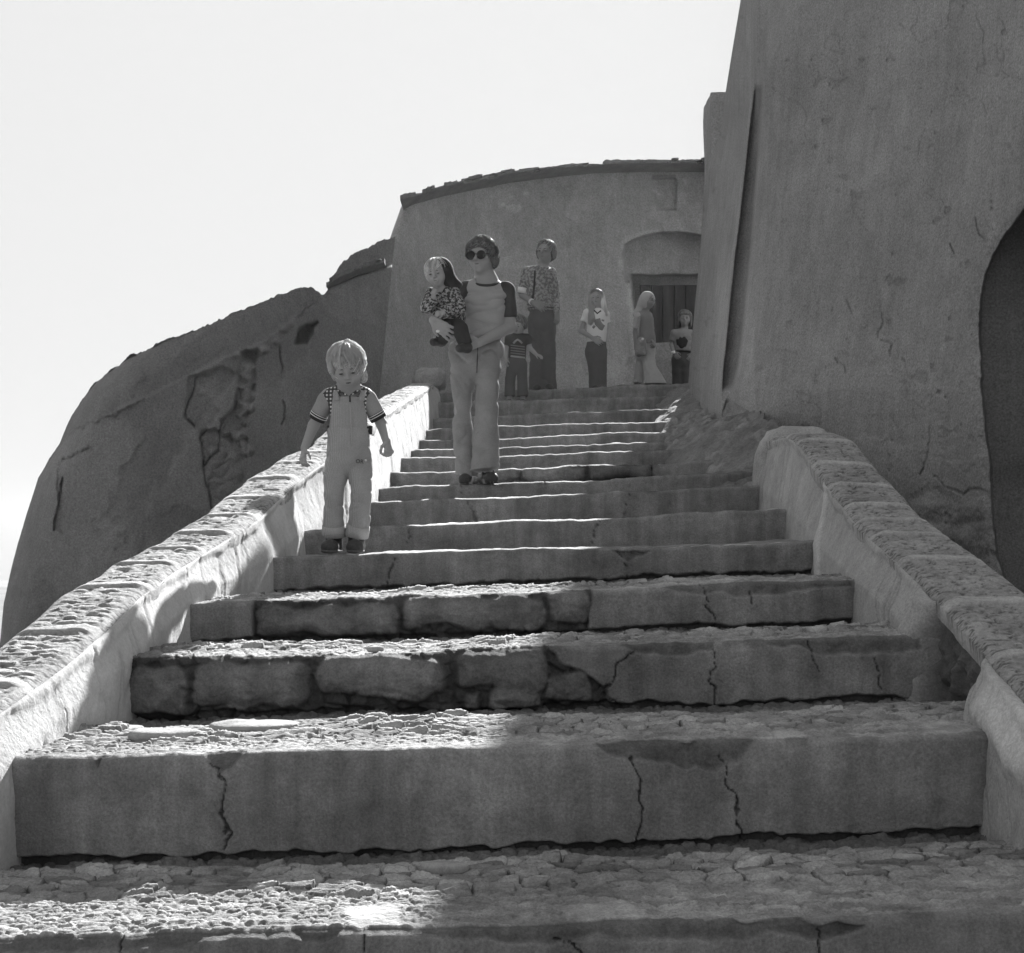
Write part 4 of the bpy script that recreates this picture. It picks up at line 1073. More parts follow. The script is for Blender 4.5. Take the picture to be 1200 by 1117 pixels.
def pat_blotch(scale, dark, light, lo=.48, hi=.54):
    def f(nt, P, val):
        m = n_map(nt, n_noise(nt, P, scale, 3, .6), lo, hi, 0, 1)
        return n_math(nt, 'MULTIPLY', val, n_math(nt, 'MULTIPLY_ADD', m, light - dark, dark))
    return f
def pat_wale(period, amt):
    def f(nt, P, val):
        sp = nt.nodes.new('ShaderNodeSeparateXYZ'); nt.links.new(P, sp.inputs[0])
        a = n_math(nt, 'SINE', n_math(nt, 'MULTIPLY', n_math(nt, 'ADD', sp.outputs[0], n_math(nt, 'MULTIPLY', sp.outputs[1], .6)), 2 * math.pi / period))
        return n_math(nt, 'MULTIPLY', val, n_math(nt, 'MULTIPLY_ADD', a, amt, 1.0))
    return f
M_DUNG = cloth('corduroy', .29, .14, .35, 260, pat_wale(.006, .10)); M_DUNGL = cloth('corduroy_turnup', .34, .12, .35, 260, pat_wale(.006, .08))
M_GING = cloth('gingham', 1.0, .08, .2, 300, pat_check(.0165, .05, .62, .15)); M_SLV = cloth('sleeve_grey', .27, .1, .25, 260)
M_NAVY = cloth('navy_cloth', .035, .15, .25, 260); M_WHITE = cloth('white_cloth', .65, .06, .2, 260); M_SHOE = cloth('dark_leather', .05, .3, .2, 120, rough=.55)
M_SOLE = cloth('shoe_sole', .09, .2, .2, 120)
# ---------------------------------------------------------------- child in dungarees
def child_front():
    Y = 6.26
    p = lambda x, y, dy=0: W(x, y, Y + dy)
    fz = float(step_z(np.array([6.2]), np.array([-.7]))[0]) + .004
    root = empty('person', 'small fair haired child in corduroy dungarees and checked shirt walking down near the left wall', 'person', 'people on the stairs')
    root.location = (p(405, 600)[0], Y, fz)
    H = Head(p(407.0, 431.3, -.03), .172, 3, 25, -6, True)
    nb = p(408.5, 460, .01)
    sa, sb = p(385, 464, .0), p(428.5, 463.5, .0); ea, eb = p(367.5, 499, .03), p(447.5, 497.5, .03); wa, wb = p(357, 525, -.03), p(453, 517, -.06)
    pel = p(409, 533, .0); ches = p(408, 475, .0)
    ha, hb = p(396, 542), p(421.5, 542); ka, kb = p(390.6, 578, -.035), p(423.4, 577, -.04)
    aa = np.array([p(391, 630)[0], Y + .01, fz + .055]); ab = np.array([p(417.5, 630)[0], Y, fz + .055])
    body = H.prims(nb, .040)
    sq = (YAX, .68)
    body += [cone(ches, pel, .074, .078, .03, sq=sq), cone(sa, sb, .028, .028, .03), cone(nb, ches, .045, .06, .03, sq=sq),
             cone(sa, ea, .027, .0235, .02), cone(ea, wa, .0245, .0175, .01), cone(sb, eb, .027, .0235, .02), cone(eb, wb, .0245, .0175, .01),
             cone(ha, ka, .042, .034, .02), cone(ka, aa, .034, .026, .02), cone(hb, kb, .042, .034, .02), cone(kb, ab, .034, .026, .02)]
    for an, x in ((aa, -.006), (ab, .004)): body.append(cone(an + A3(0, .01, -.03), an + A3(x, -.09, -.035), .018, .014, .01))
    body += hand(wa, A3(-.12, -.35, -1), A3(.8, .5, -.1), .098, 24, 1, .25, fingers=(22, 34, 30, 26))
    body += hand(wb, A3(.25, -.30, -.90), A3(-.75, .6, -.1), .098, 66, -1, .05)
    part('body', body, .0032, M_SKIN, root)
    H.face(root, M_EYE, M_EYE)
    # hair: bowl cut, thick at the sides
    hp = [H.E((0, .06, .15), (.385, .45, .375), .02), H.E((-.345, .06, -.06), (.065, .22, .25), .04), H.E((.35, .08, -.12), (.075, .22, .28), .04), H.E((0, .30, -.10), (.34, .22, .34), .05),
          H.E((.385, .02, -.28), (.06, .09, .09), .03), H.E((-.10, -.32, .23), (.24, .10, .12), .03), H.E((.20, -.29, .24), (.18, .10, .10), .03),
          ell(H.w(0, -.36, -.20), H.h * A3(.315, .30, .315), H.M, .012, '-'), ell(H.w(.03, -.60, -.02), H.h * A3(.22, .20, .18), H.M, .02, '-')]
    Mi = H.M.T
    def hairn(P):
        q = (P - H.c) @ H.M / H.h
        az = np.arctan2(q[..., 0], -(q[..., 1] - .1)); el_ = q[..., 2]
        return .0055 * fbm(az * 5.0 + 1.2 * el_, el_ * .7, 0, 1.3, 4, 801) + .0025 * fbm(az * 16, el_ * 1.5, 2, 1, 3, 802)
    hr = part('hair', hp, .0030, M_BLONDB, root, hairn)
    H.strands(3200, M_BLOND, hr, 7, 1.07, 78, 130, 126, 480, .0010, crown_r=(.395, .47, .385), fuzz=.05, per=5, curl=.07, puff=.28)
    # shirt
    gz = part('shirt', [cone(p(408, 470), p(409, 515), .080, .080, .03, sq=(YAX, .70)), cone(sa + A3(.004, 0, -.004), sb - A3(.004, 0, .004), .036, .036, .03), cone(p(408, 462), p(408, 472), .048, .07, .02, sq=(YAX, .8)), ball(H.w(0, -.30, -.36), .055, .008, '-')],
              .0038, M_GING, root, wrinkle(.002, 14, 10, 811))
    # collar points
    tubes('collar', [([p(396, 455.5, .0), p(399, 459.5, -.055), p(406.5, 463, -.075)], [.012, .012, .006]), ([p(420, 455.5, .0), p(418, 459.5, -.055), p(410.5, 463, -.075)], [.012, .012, .006])], M_GING, root, 8, .4)
    for s0, e0 in ((sa, ea), (sb, eb)):
        d = unit(e0 - s0); end = s0 + d * .092
        sl = part('sleeve', [cone(s0 + d * .018, end + d * .03, .0375, .0355, .02, cuts=[(end, d)])], .0038, M_SLV, root, folds(.006, 10, 8, 18, 812))
        tubes('cuff', [([end - d * .006, end + d * .024], [.0378, .0362])], M_NAVY, sl, 26)
        tubes('cuff_stripe', [([end - d * .004, end - d * .0005], [.0388, .0388])], M_WHITE, sl, 26)
        tubes('cuff_stripe', [([end + d * .006, end + d * .0095], [.0382, .0382])], M_WHITE, sl, 26)
    # dungarees: trousers, bib, straps, turn-ups, zip
    la, lb = p(391.5, 625, -.005), p(417.8, 625, -.01)
    hem_a = np.array([la[0], la[1], W(391, 627.5, Y)[2]]); hem_b = np.array([lb[0], lb[1], W(417, 627.5, Y)[2]])
    DN = A3(0, 0, -1)
    tr = [cone(p(409, 507), p(409, 533), .084, .091, .02, sq=(YAX, .78)), cone(ha, ka, .050, .0385, .005), cone(ka, hem_a - A3(0, 0, .05), .0385, .050, .006, cuts=[(hem_a, DN)]),
          cone(hb, kb, .051, .040, .005), cone(kb, hem_b - A3(0, 0, .05), .040, .050, .006, cuts=[(hem_b, DN)])]
    tr[0]['cuts'] = [(p(409, 503), A3(0, 0, 1))]
    wrd = folds(.015, 8, 6, 15, 821, .001)
    dg = part('dungarees', tr, .0036, M_DUNG, root, wrd)
    T = cone(p(408.5, 466), p(409, 525), .089, .085, .03, sq=(YAX, .78))
    def pl(x0, y0, x1, y1, s):             # plane through two picture points, keeping the inner side
        a, b = p(x0, y0), p(x1, y1); d = b - a; return half(a, np.array([d[2], 0, -d[0]]) * s)
    bib = [T, half(p(409, 466), A3(0, 0, 1)), half(p(409, 524), A3(0, 0, -1)), half(p(409, 500, -.02), A3(0, 1, 0)), pl(391.5, 466, 386, 506, 1), pl(426.5, 466, 434, 506, -1)]
    V, Fc = poly(bib, .0036, wrinkle(.004, 12, 9, 825)); make_obj('bib', V, Fc, M_DUNG, dg)
    for xs, x2, x3 in ((394, 393, 391), (424, 425.5, 427)):
        tubes('strap', [([p(xs, 470, -.079), p(xs - .2, 466, -.078), p(x2, 460, -.052), p(x3 + .4, 456.5, .0), p(x3, 462, .055)], [.012, .0125, .0125, .0125, .0125])], M_DUNG, dg, 10, .30, YAX)
    for kk, hm, xx in ((ka, hem_a, 391), (kb, hem_b, 417)):
        up = hm + A3(0, 0, .043)
        q = kk + (hm - A3(0, 0, .05) - kk) * ((kk[2] - up[2]) / (kk[2] - hm[2] + .05))
        tubes('turn_up', [([q + A3(0, 0, .0), q * .5 + (hm + A3(0, 0, 0)) * .5, hm - A3(0, 0, .003)], [.0500, .0515, .0515])], M_DUNGL, dg, 30)
    tubes('zip', [([p(410.2, 468, -.0745), p(410.5, 480, -.0765), p(411.5, 500, -.0775), p(412, 522, -.0785)], .0022)], M_DUNGL, dg, 6)
    tubes('zip_pull', [([p(410, 464, -.074), p(410.2, 471, -.078)], [.003, .004])], M_NAVY, dg, 8)
    for x in (387, 433): tubes('side_buckle', [([p(x, 499, -.0), p(x - .3, 509, -.0)], [.014, .013])], M_NAVY, dg, 10)
    text_part('embroidered_letters', 'OR', .024, snap(dg, 421.5, 541, .009), (math.pi / 2, .1, .12), M_NAVY, dg, root)
    ell_obj('embroidered_emblem', snap(dg, 428.5, 539.5), (.005, .003, .005), np.eye(3), M_WHITE, dg, 12)
    # shoes
    for an, tx in ((aa, -.008), (ab, .004)):
        b0 = np.array([an[0], an[1], fz])
        sh = part('shoe', [cone(b0 + A3(0, .018, .03), b0 + A3(tx, -.085, .024), .031, .030, .02), cone(b0 + A3(0, .012, .03), b0 + A3(0, .008, .085), .034, .036, .02), ell(b0 + A3(tx, -.085, .026), (.035, .04, .028), None, .02),
                       half(b0 + A3(0, 0, .008), A3(0, 0, -1))], .0036, M_SHOE, root, wrinkle(.002, 40, 40, 831))
        part('sole', [cone(b0 + A3(0, .02, .010), b0 + A3(tx, -.088, .010), .035, .037, .01, sq=(A3(0, 0, 1), .3))], .004, M_SOLE, sh)
        tubes('laces', [([b0 + A3(-.014 + tx, -.045 - .012 * i, .062 - .006 * i), b0 + A3(tx, -.052 - .012 * i, .066 - .006 * i), b0 + A3(.014 + tx, -.045 - .012 * i, .062 - .006 * i)], .0022) for i in range(3)], M_SLV, sh, 6)
    return root
child_front()
# ---------------------------------------------------------------- woman with sunglasses
def arm(s, e, w, r0, r1, r2, k=.03): return [cone(s, e, r0, r1, k), cone(e, w, r1 * 1.04, r2, .012)]
def foot(an, fz, dx, ln, r): return [cone(np.array([an[0], an[1] + .02, fz + r * 1.0]), np.array([an[0] + dx * .7, an[1] - ln * .7, fz + r * .8]), r * .7, r * .55, .01)]
def shoe(an, fz, dx, ln, r, mat, root, res=.006):
    b = np.array([an[0], an[1], fz])
    return part('shoe', [cone(b + A3(0, .03, r), b + A3(dx, -ln * .7, r * .85), r, r * 1.0, .02), ell(b + A3(dx, -ln * .75, r * .8), (r * 1.12, ln * .3, r * .85), None, .02), cone(b + A3(0, .02, r), b + A3(0, .02, r * 2.6), r * .95, r * .95, .02),
                         half(b + A3(0, 0, .003), A3(0, 0, -1))], res, mat, root)
def jitter_hair(H, seed, a=.006, f=4.5):
    def g(P):
        q = (P - H.c) @ H.M / H.h; az = np.arctan2(q[..., 0], -(q[..., 1] - .1))
        return a * fbm(az * f + q[..., 2], q[..., 2] * .9, 0, 1.3, 4, seed)
    return g
DN = A3(0, 0, -1)
M_JEAN = cloth('faded_denim', .23, .16, .3, 240); M_TEE = cloth('grey_jersey', .31, .07, .2, 300); M_TEED = cloth('dark_sleeve', .055, .1, .2, 300)
M_LENS = cloth('dark_lens', .02, 0, 0, 50, rough=.12)
M_RING = cloth('pale_metal', .7, 0, 0, 50, rough=.3)
def woman():
    Y = 9.32
    p = lambda x, y, dy=0: W(x, y, Y + dy)
    fz = float(step_z(np.array([9.25]), np.array([-.2]))[0]) + .004
    root = empty('person', 'woman with short hair and round sunglasses in raglan shirt and jeans carrying a toddler', 'person', 'people on the stairs')
    root.location = (p(562, 500)[0], Y, fz)
    H = Head(p(564.5, 301, -.02), .212, -20, 5, 0)
    nb = p(570, 331, .02)
    sa, sb = p(546.5, 341, .0), p(593, 342, .01); ea, eb = p(523, 371, -.03), p(597, 383, .02); wa, wb = p(507.5, 375, -.29), p(563, 401, -.17)
    pel = p(557, 412, .0); ch = p(569, 352, .0); wst = p(567, 385, .0)
    ha, hb = p(541, 414), p(573, 412); ka, kb = p(540, 482, .03), p(571, 474, -.05)
    aa = np.array([p(547, 560)[0], Y + .05, fz + .08]); ab = np.array([p(572, 560)[0], Y - .02, fz + .08])
    sq = (YAX, .66)
    body = H.prims(nb, .056)
    body += [cone(ch, wst, .125, .108, .05, sq=sq), cone(wst, pel, .108, .14, .05, sq=(YAX, .72)), cone(sa, sb, .046, .046, .04), cone(nb, ch, .06, .10, .04, sq=sq)]
    body += arm(sa, ea, wa, .045, .036, .026) + arm(sb, eb, wb, .050, .041, .027)
    body += [cone(ha, ka, .06, .038, .03), cone(ka, aa, .038, .03, .02), cone(hb, kb, .06, .038, .03), cone(kb, ab, .038, .03, .02)]
    body += foot(aa, fz, -.01, .15, .035) + foot(ab, fz, .02, .15, .035)
    body += hand(wa, A3(.72, -.05, -.60), A3(.25, .9, .15), .17, 14, -1, .22, fingers=(10, 14, 17, 20)) + hand(wb, A3(-.86, -.30, -.36), A3(-.2, .55, .75), .172, 22, -1, .12, fingers=(16, 24, 28, 30))
    part('body', body, .0046, M_SKIN, root)
    H.face(root, M_EYE, M_LIP, eyes=False)
    # round sunglasses
    gl = None
    for sx in (-1, 1):
        c = H.w(sx * .165, -.475, .005); Rm = H.M
        o = ell_obj('lens', c, (.028, .005, .0255), Rm, M_LENS, root if gl is None else gl, 22)
        if gl is None: o.name = 'sunglasses'; gl = o
        th = np.linspace(0, 2 * math.pi, 25); ring = [c + Rm @ A3(.029 * math.cos(t), -.002, .0265 * math.sin(t)) for t in th]
        tubes('frame', [(ring, .0022), ([H.w(sx * .30, -.45, .03), H.w(sx * .39, -.20, .03), H.w(sx * .40, .05, .02)], .0025)], M_NAVY, gl, 6)
    tubes('bridge', [([H.w(-.03, -.50, .03), H.w(0, -.52, .04), H.w(.03, -.50, .03)], .0022)], M_NAVY, gl, 6)
    hp = [H.E((0, .08, .15), (.40, .45, .37), .02), H.E((-.35, .12, .0), (.06, .20, .18), .04), H.E((.37, .12, -.10), (.07, .22, .24), .04), H.E((0, .32, -.12), (.32, .2, .32), .05), H.E((0, -.24, .34), (.28, .14, .10), .04),
          ell(H.w(0, -.40, -.14), H.h * A3(.33, .30, .36), H.M, .012, '-')]
    hr = part('hair', hp, .0045, M_BROWNB, root, jitter_hair(H, 840, .006, 4))
    H.strands(1500, M_BROWN, hr, 17, 1.08, 66, 112, 118, 420, .0018, crown_r=(.41, .455, .38), fuzz=.06, curl=.30, puff=.20)
    # raglan shirt
    tee = part('shirt', [cone(p(569, 349), p(567, 388), .135, .118, .05, sq=(YAX, .74)), cone(p(567, 388), p(563, 400), .122, .138, .03, sq=(YAX, .76), cuts=[(p(563, 395), A3(.15, 0, -1))]), cone(p(551, 342), p(589, 343), .052, .052, .04),
                         ball(p(556, 357, -.055), .055, .05), ball(p(580, 357, -.05), .055, .05), ball(p(569.5, 326.5, -.045), .066, .01, '-')], .005, M_TEE, root,
               lambda P: folds(.012, 3, 3, 14, 851)(P) + .007 * np.sin(P[..., 2] * 60 + 8 * P[..., 0]) * np.exp(-((P[..., 2] - p(0, 386)[2]) / .03) ** 2))
    tubes('collar', [([H.w(0, 0, 0) * 0 + p(569.5, 327.5, -.035) + A3(.073 * math.cos(t), -.058 * math.sin(t) - .0, -.018 - .030 * math.sin(t)) for t in np.linspace(-.35, math.pi + .35, 18)], .0085)], M_TEED, tee, 8)
    for s0, e0, q in ((sa, ea, 0), (sb, eb, 1)):
        d = unit(e0 - s0); end = s0 + d * .165
        part('sleeve', [cone(s0 - d * .0, end + d * .05, .0585, .056, .03, cuts=[(end, d)]), ball(s0 + A3(-.012 if q else .012, 0, .006), .055, .03)], .005, M_TEED, root, wrinkle(.004, 11, 9, 852))
    # flared jeans
    hema, hemb = p(547, 556.5, .03), p(569.5, 551, -.04)
    sqj = None
    jn = [cone(p(563, 393), p(557.5, 417), .116, .156, .03, sq=(YAX, .72), cuts=[(p(560, 388), A3(0, 0, 1))]),
          cone(ha + A3(.005, 0, 0), p(541, 462, .01), .092, .062, .008), cone(p(541, 462, .01), p(541.5, 486, .04), .062, .058, .01), cone(p(541.5, 486, .04), hema - A3(0, 0, .05), .058, .068, .01, cuts=[(hema, A3(-.12, .1, -1))]),
          cone(hb - A3(.002, 0, 0), p(570.5, 462, -.03), .095, .068, .008), cone(p(570.5, 462, -.03), p(570, 478, -.05), .068, .067, .01), cone(p(570, 478, -.05), hemb - A3(0, 0, .05), .067, .096, .01, cuts=[(hemb, A3(.02, -.1, -1))])]
    wj = folds(.017, 6, 5, 8, 861, .001)
    j = part('jeans', jn, .005, M_JEAN, root, wj)
    tubes('waistband', [([p(562, 394) + A3(.122 * math.cos(t), .090 * math.sin(t), 0) for t in np.linspace(0, 2 * math.pi, 34)], .013)], M_JEAN, j, 8, .5)
    tubes('fly_seam', [([snap(j, 560 - .25 * i, 402 + 7 * i) for i in range(6)], .003)], M_NAVY, j, 6)
    shoe(aa, fz, -.01, .15, .036, M_SHOE, root); shoe(ab, fz, .02, .16, .040, M_SHOE, root)
    ell_obj('ring', wa + A3(.03, -.035, -.075), (.012, .008, .009), np.eye(3), M_RING, root, 12)
woman()

# ---------------------------------------------------------------- toddler on her arm
M_JUMP = cloth('patterned_jumper', 1.0, .1, .4, 200, pat_blotch(70, .035, .34, .47, .56))
def toddler():
    Y = 9.10
    p = lambda x, y, dy=0: W(x, y, Y + dy)
    root = empty('person', 'toddler in dark hood and mottled jumper held on the arm of the woman with sunglasses', 'person', 'people on the stairs')
    root.location = p(520, 385, .05)
    H = Head(p(512.5, 320, .0), .172, -14, 12, -6, True)
    nb = p(517, 339, .04)
    sa, sb = p(506, 345, .02), p(531, 344, .05)
    ea, wa_, eb, wb = p(500.5, 360, -.02), p(508, 349, -.08), p(537, 360, .0), p(520, 366, -.08)
    hp_, k1, f1, k2, f2 = p(528, 376, .08), p(539, 386, -.03), p(546, 404, -.03), p(521, 388, -.02), p(518, 398, .06)
    body = H.prims(nb, .036) + [cone(p(519, 347, .04), p(525, 370, .06), .066, .075, .03)] + arm(sa, ea, wa_, .03, .027, .02) + arm(sb, eb, wb, .03, .027, .02)
    body += [cone(hp_, k1, .045, .038, .02), cone(k1, f1, .038, .028, .01), cone(hp_, k2, .045, .038, .02), cone(k2, f2, .038, .028, .01)]
    body += hand(wa_, A3(.1, -.2, 1), A3(.6, .7, .1), .075, 45, 1, .1) + hand(wb, A3(-.8, -.3, -.2), A3(0, .8, -.3), .075, 50, 1, .1)
    part('body', body, .004, M_SKIN, root); H.face(root, M_EYE, M_LIP)
    hr = part('hair', [H.E((-.02, .0, .17), (.40, .43, .36), .02), H.E((-.34, -.08, .0), (.09, .16, .26), .03), ell(H.w(0, -.38, -.17), H.h * A3(.34, .30, .32), H.M, .012, '-')], .004, M_BLONDB, root, jitter_hair(H, 870, .006, 5))
    H.strands(600, M_BLOND, hr, 23, 1.05, 84, 100, 60, 60, .0013, crown_r=(.41, .45, .37), fuzz=.05, curl=.1)
    part('hood', [H.E((.08, .12, .12), (.46, .46, .44), .03), H.E((.30, .10, -.22), (.22, .30, .34), .05), cone(H.w(.42, .1, -.35), p(538, 334, .06), .04, .022, .03), ell(H.w(-.16, -.34, -.04), H.h * A3(.44, .42, .62), H.M, .02, '-')], .0045, M_NAVY, root, wrinkle(.004, 14, 14, 872))
    part('jumper', [cone(p(519, 347, .04), p(526, 368, .06), .082, .092, .03, sq=(YAX, .85)), cone(p(526, 366, .06), p(527, 374, .06), .094, .096, .02, sq=(YAX, .85), cuts=[(p(527, 374), A3(-.3, 0, -1))]), cone(sa, ea, .046, .044, .02), cone(ea, wa_, .044, .034, .01, cuts=[(wa_, unit(wa_ - ea))]),
                    cone(sb, eb, .046, .046, .02), cone(eb, wb, .046, .036, .01, cuts=[(wb, unit(wb - eb))]), ball(H.w(0, -.05, -.45), .05, .01, '-')], .0045, M_JUMP, root, folds(.008, 10, 8, 18, 873))
    part('trousers', [cone(p(526, 373, .07), p(527, 378, .07), .082, .078, .03), cone(hp_, k1, .058, .050, .02), cone(k1, f1, .050, .040, .01, cuts=[(f1, unit(f1 - k1))]), cone(hp_, k2, .056, .050, .02), cone(k2, f2, .050, .040, .01, cuts=[(f2, unit(f2 - k2))])], .0045, M_NAVY, root, wrinkle(.004, 14, 14, 874))
    for f, k in ((f1, k1), (f2, k2)):
        d = unit(f - k); b = f + d * .02
        part('shoe', [cone(b, b + A3(-.045, -.06, -.012), .03, .026, .02), cone(f - d * .01, b, .028, .03, .02)], .004, M_SHOE, root)
toddler()

# ---------------------------------------------------------------- the people waiting at the top
M_FLOW = cloth('floral_shirt', 1.0, .1, .2, 200, pat_blotch(34, .12, .27, .45, .56)); M_TRD = cloth('dark_trousers', .085, .12, .2, 200); M_TRD2 = cloth('brown_trousers', .11, .12, .2, 200)
M_PALE = cloth('pale_cotton', .36, .1, .2, 200); M_MID = cloth('mid_cotton', .20, .1, .2, 200); M_BAG = cloth('bag_canvas', .24, .2, .3, 90)
def zs(y, x): return float(step_z(np.array([y]), np.array([x]))[0])
def man():
    Y = 17.0
    p = lambda x, y, dy=0: W(x, y, Y + dy)
    fz = 3.38
    fz = zs(16.9, .4)
    root = empty('person', 'tall man in rolled sleeve patterned shirt and dark flared trousers', 'person', 'people on the stairs')
    root.location = (p(635, 450)[0], Y, fz)
    H = Head(p(639.5, 295, .0), .25, -22, 6, 4)
    nb = p(636, 313, .04)
    sa, sb = p(618, 319, .05), p(645.5, 320, -.03); ea, eb = p(612.5, 346, .08), p(650.5, 349, .03); wa, wb = p(624, 354.5, -.14), p(652.5, 366, -.06)
    ch, wst, pel = p(632, 328), p(635, 355), p(635, 372)
    ha, hb = p(628, 376, .02), p(641.5, 376, -.02); ka, kb = p(629, 415, .02), p(643, 415, -.04); aa, ab = np.array([p(629, 455)[0], Y + .04, fz + .09]), np.array([p(643, 455)[0], Y - .02, fz + .09])
    body = H.prims(nb, .06) + [cone(ch, wst, .14, .12, .05, sq=(YAX, .7)), cone(wst, pel, .12, .14, .05, sq=(YAX, .75)), cone(sa, sb, .055, .055, .05)] + arm(sa, ea, wa, .05, .04, .03) + arm(sb, eb, wb, .05, .04, .03)
    body += [cone(ha, ka, .08, .055, .03), cone(ka, aa, .055, .04, .02), cone(hb, kb, .08, .055, .03), cone(kb, ab, .055, .04, .02)]
    body += hand(wa, A3(.85, -.15, -.45), A3(.1, .8, -.3), .19, 18, 1, .12) + hand(wb, A3(.05, -.1, -1), A3(-.7, .5, 0), .19, 40, 1, .1)
    part('body', body, .0075, M_SKIN2, root); H.face(root, M_EYE, M_LIP)
    part('hair', [H.E((0, .06, .17), (.41, .47, .38), .02), H.E((-.36, .08, -.08), (.08, .24, .28), .04), H.E((.37, .08, -.08), (.08, .24, .28), .04), H.E((0, .32, -.14), (.3, .2, .34), .05), ell(H.w(0, -.42, -.08), H.h * A3(.32, .32, .40), H.M, .02, '-')], .007, M_BROWNB, root, jitter_hair(H, 880, .006))
    H.strands(420, M_BROWN, root, 41, 1.10, 60, 112, 120, 160, .0024, crown_r=(.40, .46, .375), fuzz=.06, curl=.15)
    s = part('shirt', [cone(ch + A3(0, 0, .01), p(634, 360), .158, .145, .05, sq=(YAX, .74), cuts=[(p(634, 363), A3(0, 0, -1))]), cone(p(634.5, 358), p(635, 366), .148, .15, .03, sq=(YAX, .74), cuts=[(p(635, 364), DN)]), cone(sa, sb, .064, .064, .05), ball(H.w(0, -.2, -.52), .06, .01, '-')], .0075, M_FLOW, root, folds(.012, 6, 5, 11, 882))
    for s0, e0, tlen in ((sa, ea, .96), (sb, eb, 1.0)):
        end = s0 + (e0 - s0) * tlen; d = unit(e0 - s0)
        part('sleeve', [cone(s0, end + d * .05, .068, .062, .03, cuts=[(end, d)])], .0075, M_FLOW, root, wrinkle(.007, 12, 12, 883))
    part('sleeve', [cone(eb, wb - unit(wb - eb) * .02, .056, .045, .02)], .0075, M_FLOW, root, wrinkle(.007, 12, 12, 884))
    d = unit(ea - sa); tubes('rolled_cuff', [([ea - d * .085 * 1, ea - d * .02], [.072, .070])], M_WHITE, s, 22)
    d = unit(wa - ea); tubes('wristband', [([wa - d * .035, wa - d * .005], [.036, .034])], M_WHITE, root, 16)
    tubes('collar', [([p(629.5, 313, -.01), p(634, 318, -.09), p(637.5, 323, -.12)], [.022, .024, .01]), ([p(644, 314, -.05), p(641, 318, -.11), p(638, 323, -.13)], [.022, .024, .01])], M_FLOW, s, 8, .35)
    tubes('strap', [([p(627.5, 311.5, .06), p(627.2, 312.5, -.01), snap(s, 626.8, 318, .004), snap(s, 626.8, 325, .004), snap(s, 626.2, 333, .004), snap(s, 625.4, 341, .004), snap(s, 624.6, 350, .004)], .012)], M_NAVY, root, 8, .3, YAX)
    hm_a, hm_b = p(629.5, 458.5, .02), p(643, 458.5, -.04)
    part('trousers', [cone(p(635, 366), p(635, 378), .140, .150, .04, sq=(YAX, .78), cuts=[(p(635, 361), A3(0, 0, 1))]), cone(ha, ka, .098, .078, .02), cone(ka, hm_a - A3(0, 0, .05), .078, .098, .02, cuts=[(hm_a, DN)]), cone(hb, kb, .098, .078, .02), cone(kb, hm_b - A3(0, 0, .05), .078, .098, .02, cuts=[(hm_b, DN)])], .008, M_TRD, root, folds(.012, 7, 4, 5, 885))
    tubes('belt', [([p(635, 362) + A3(.148 * math.cos(t), .112 * math.sin(t), 0) for t in np.linspace(0, 2 * math.pi, 30)], .02)], M_NAVY, root, 8, .4)
    for a in (aa, ab): shoe(a, fz, 0, .17, .042, M_SHOE, root, .008)
man()

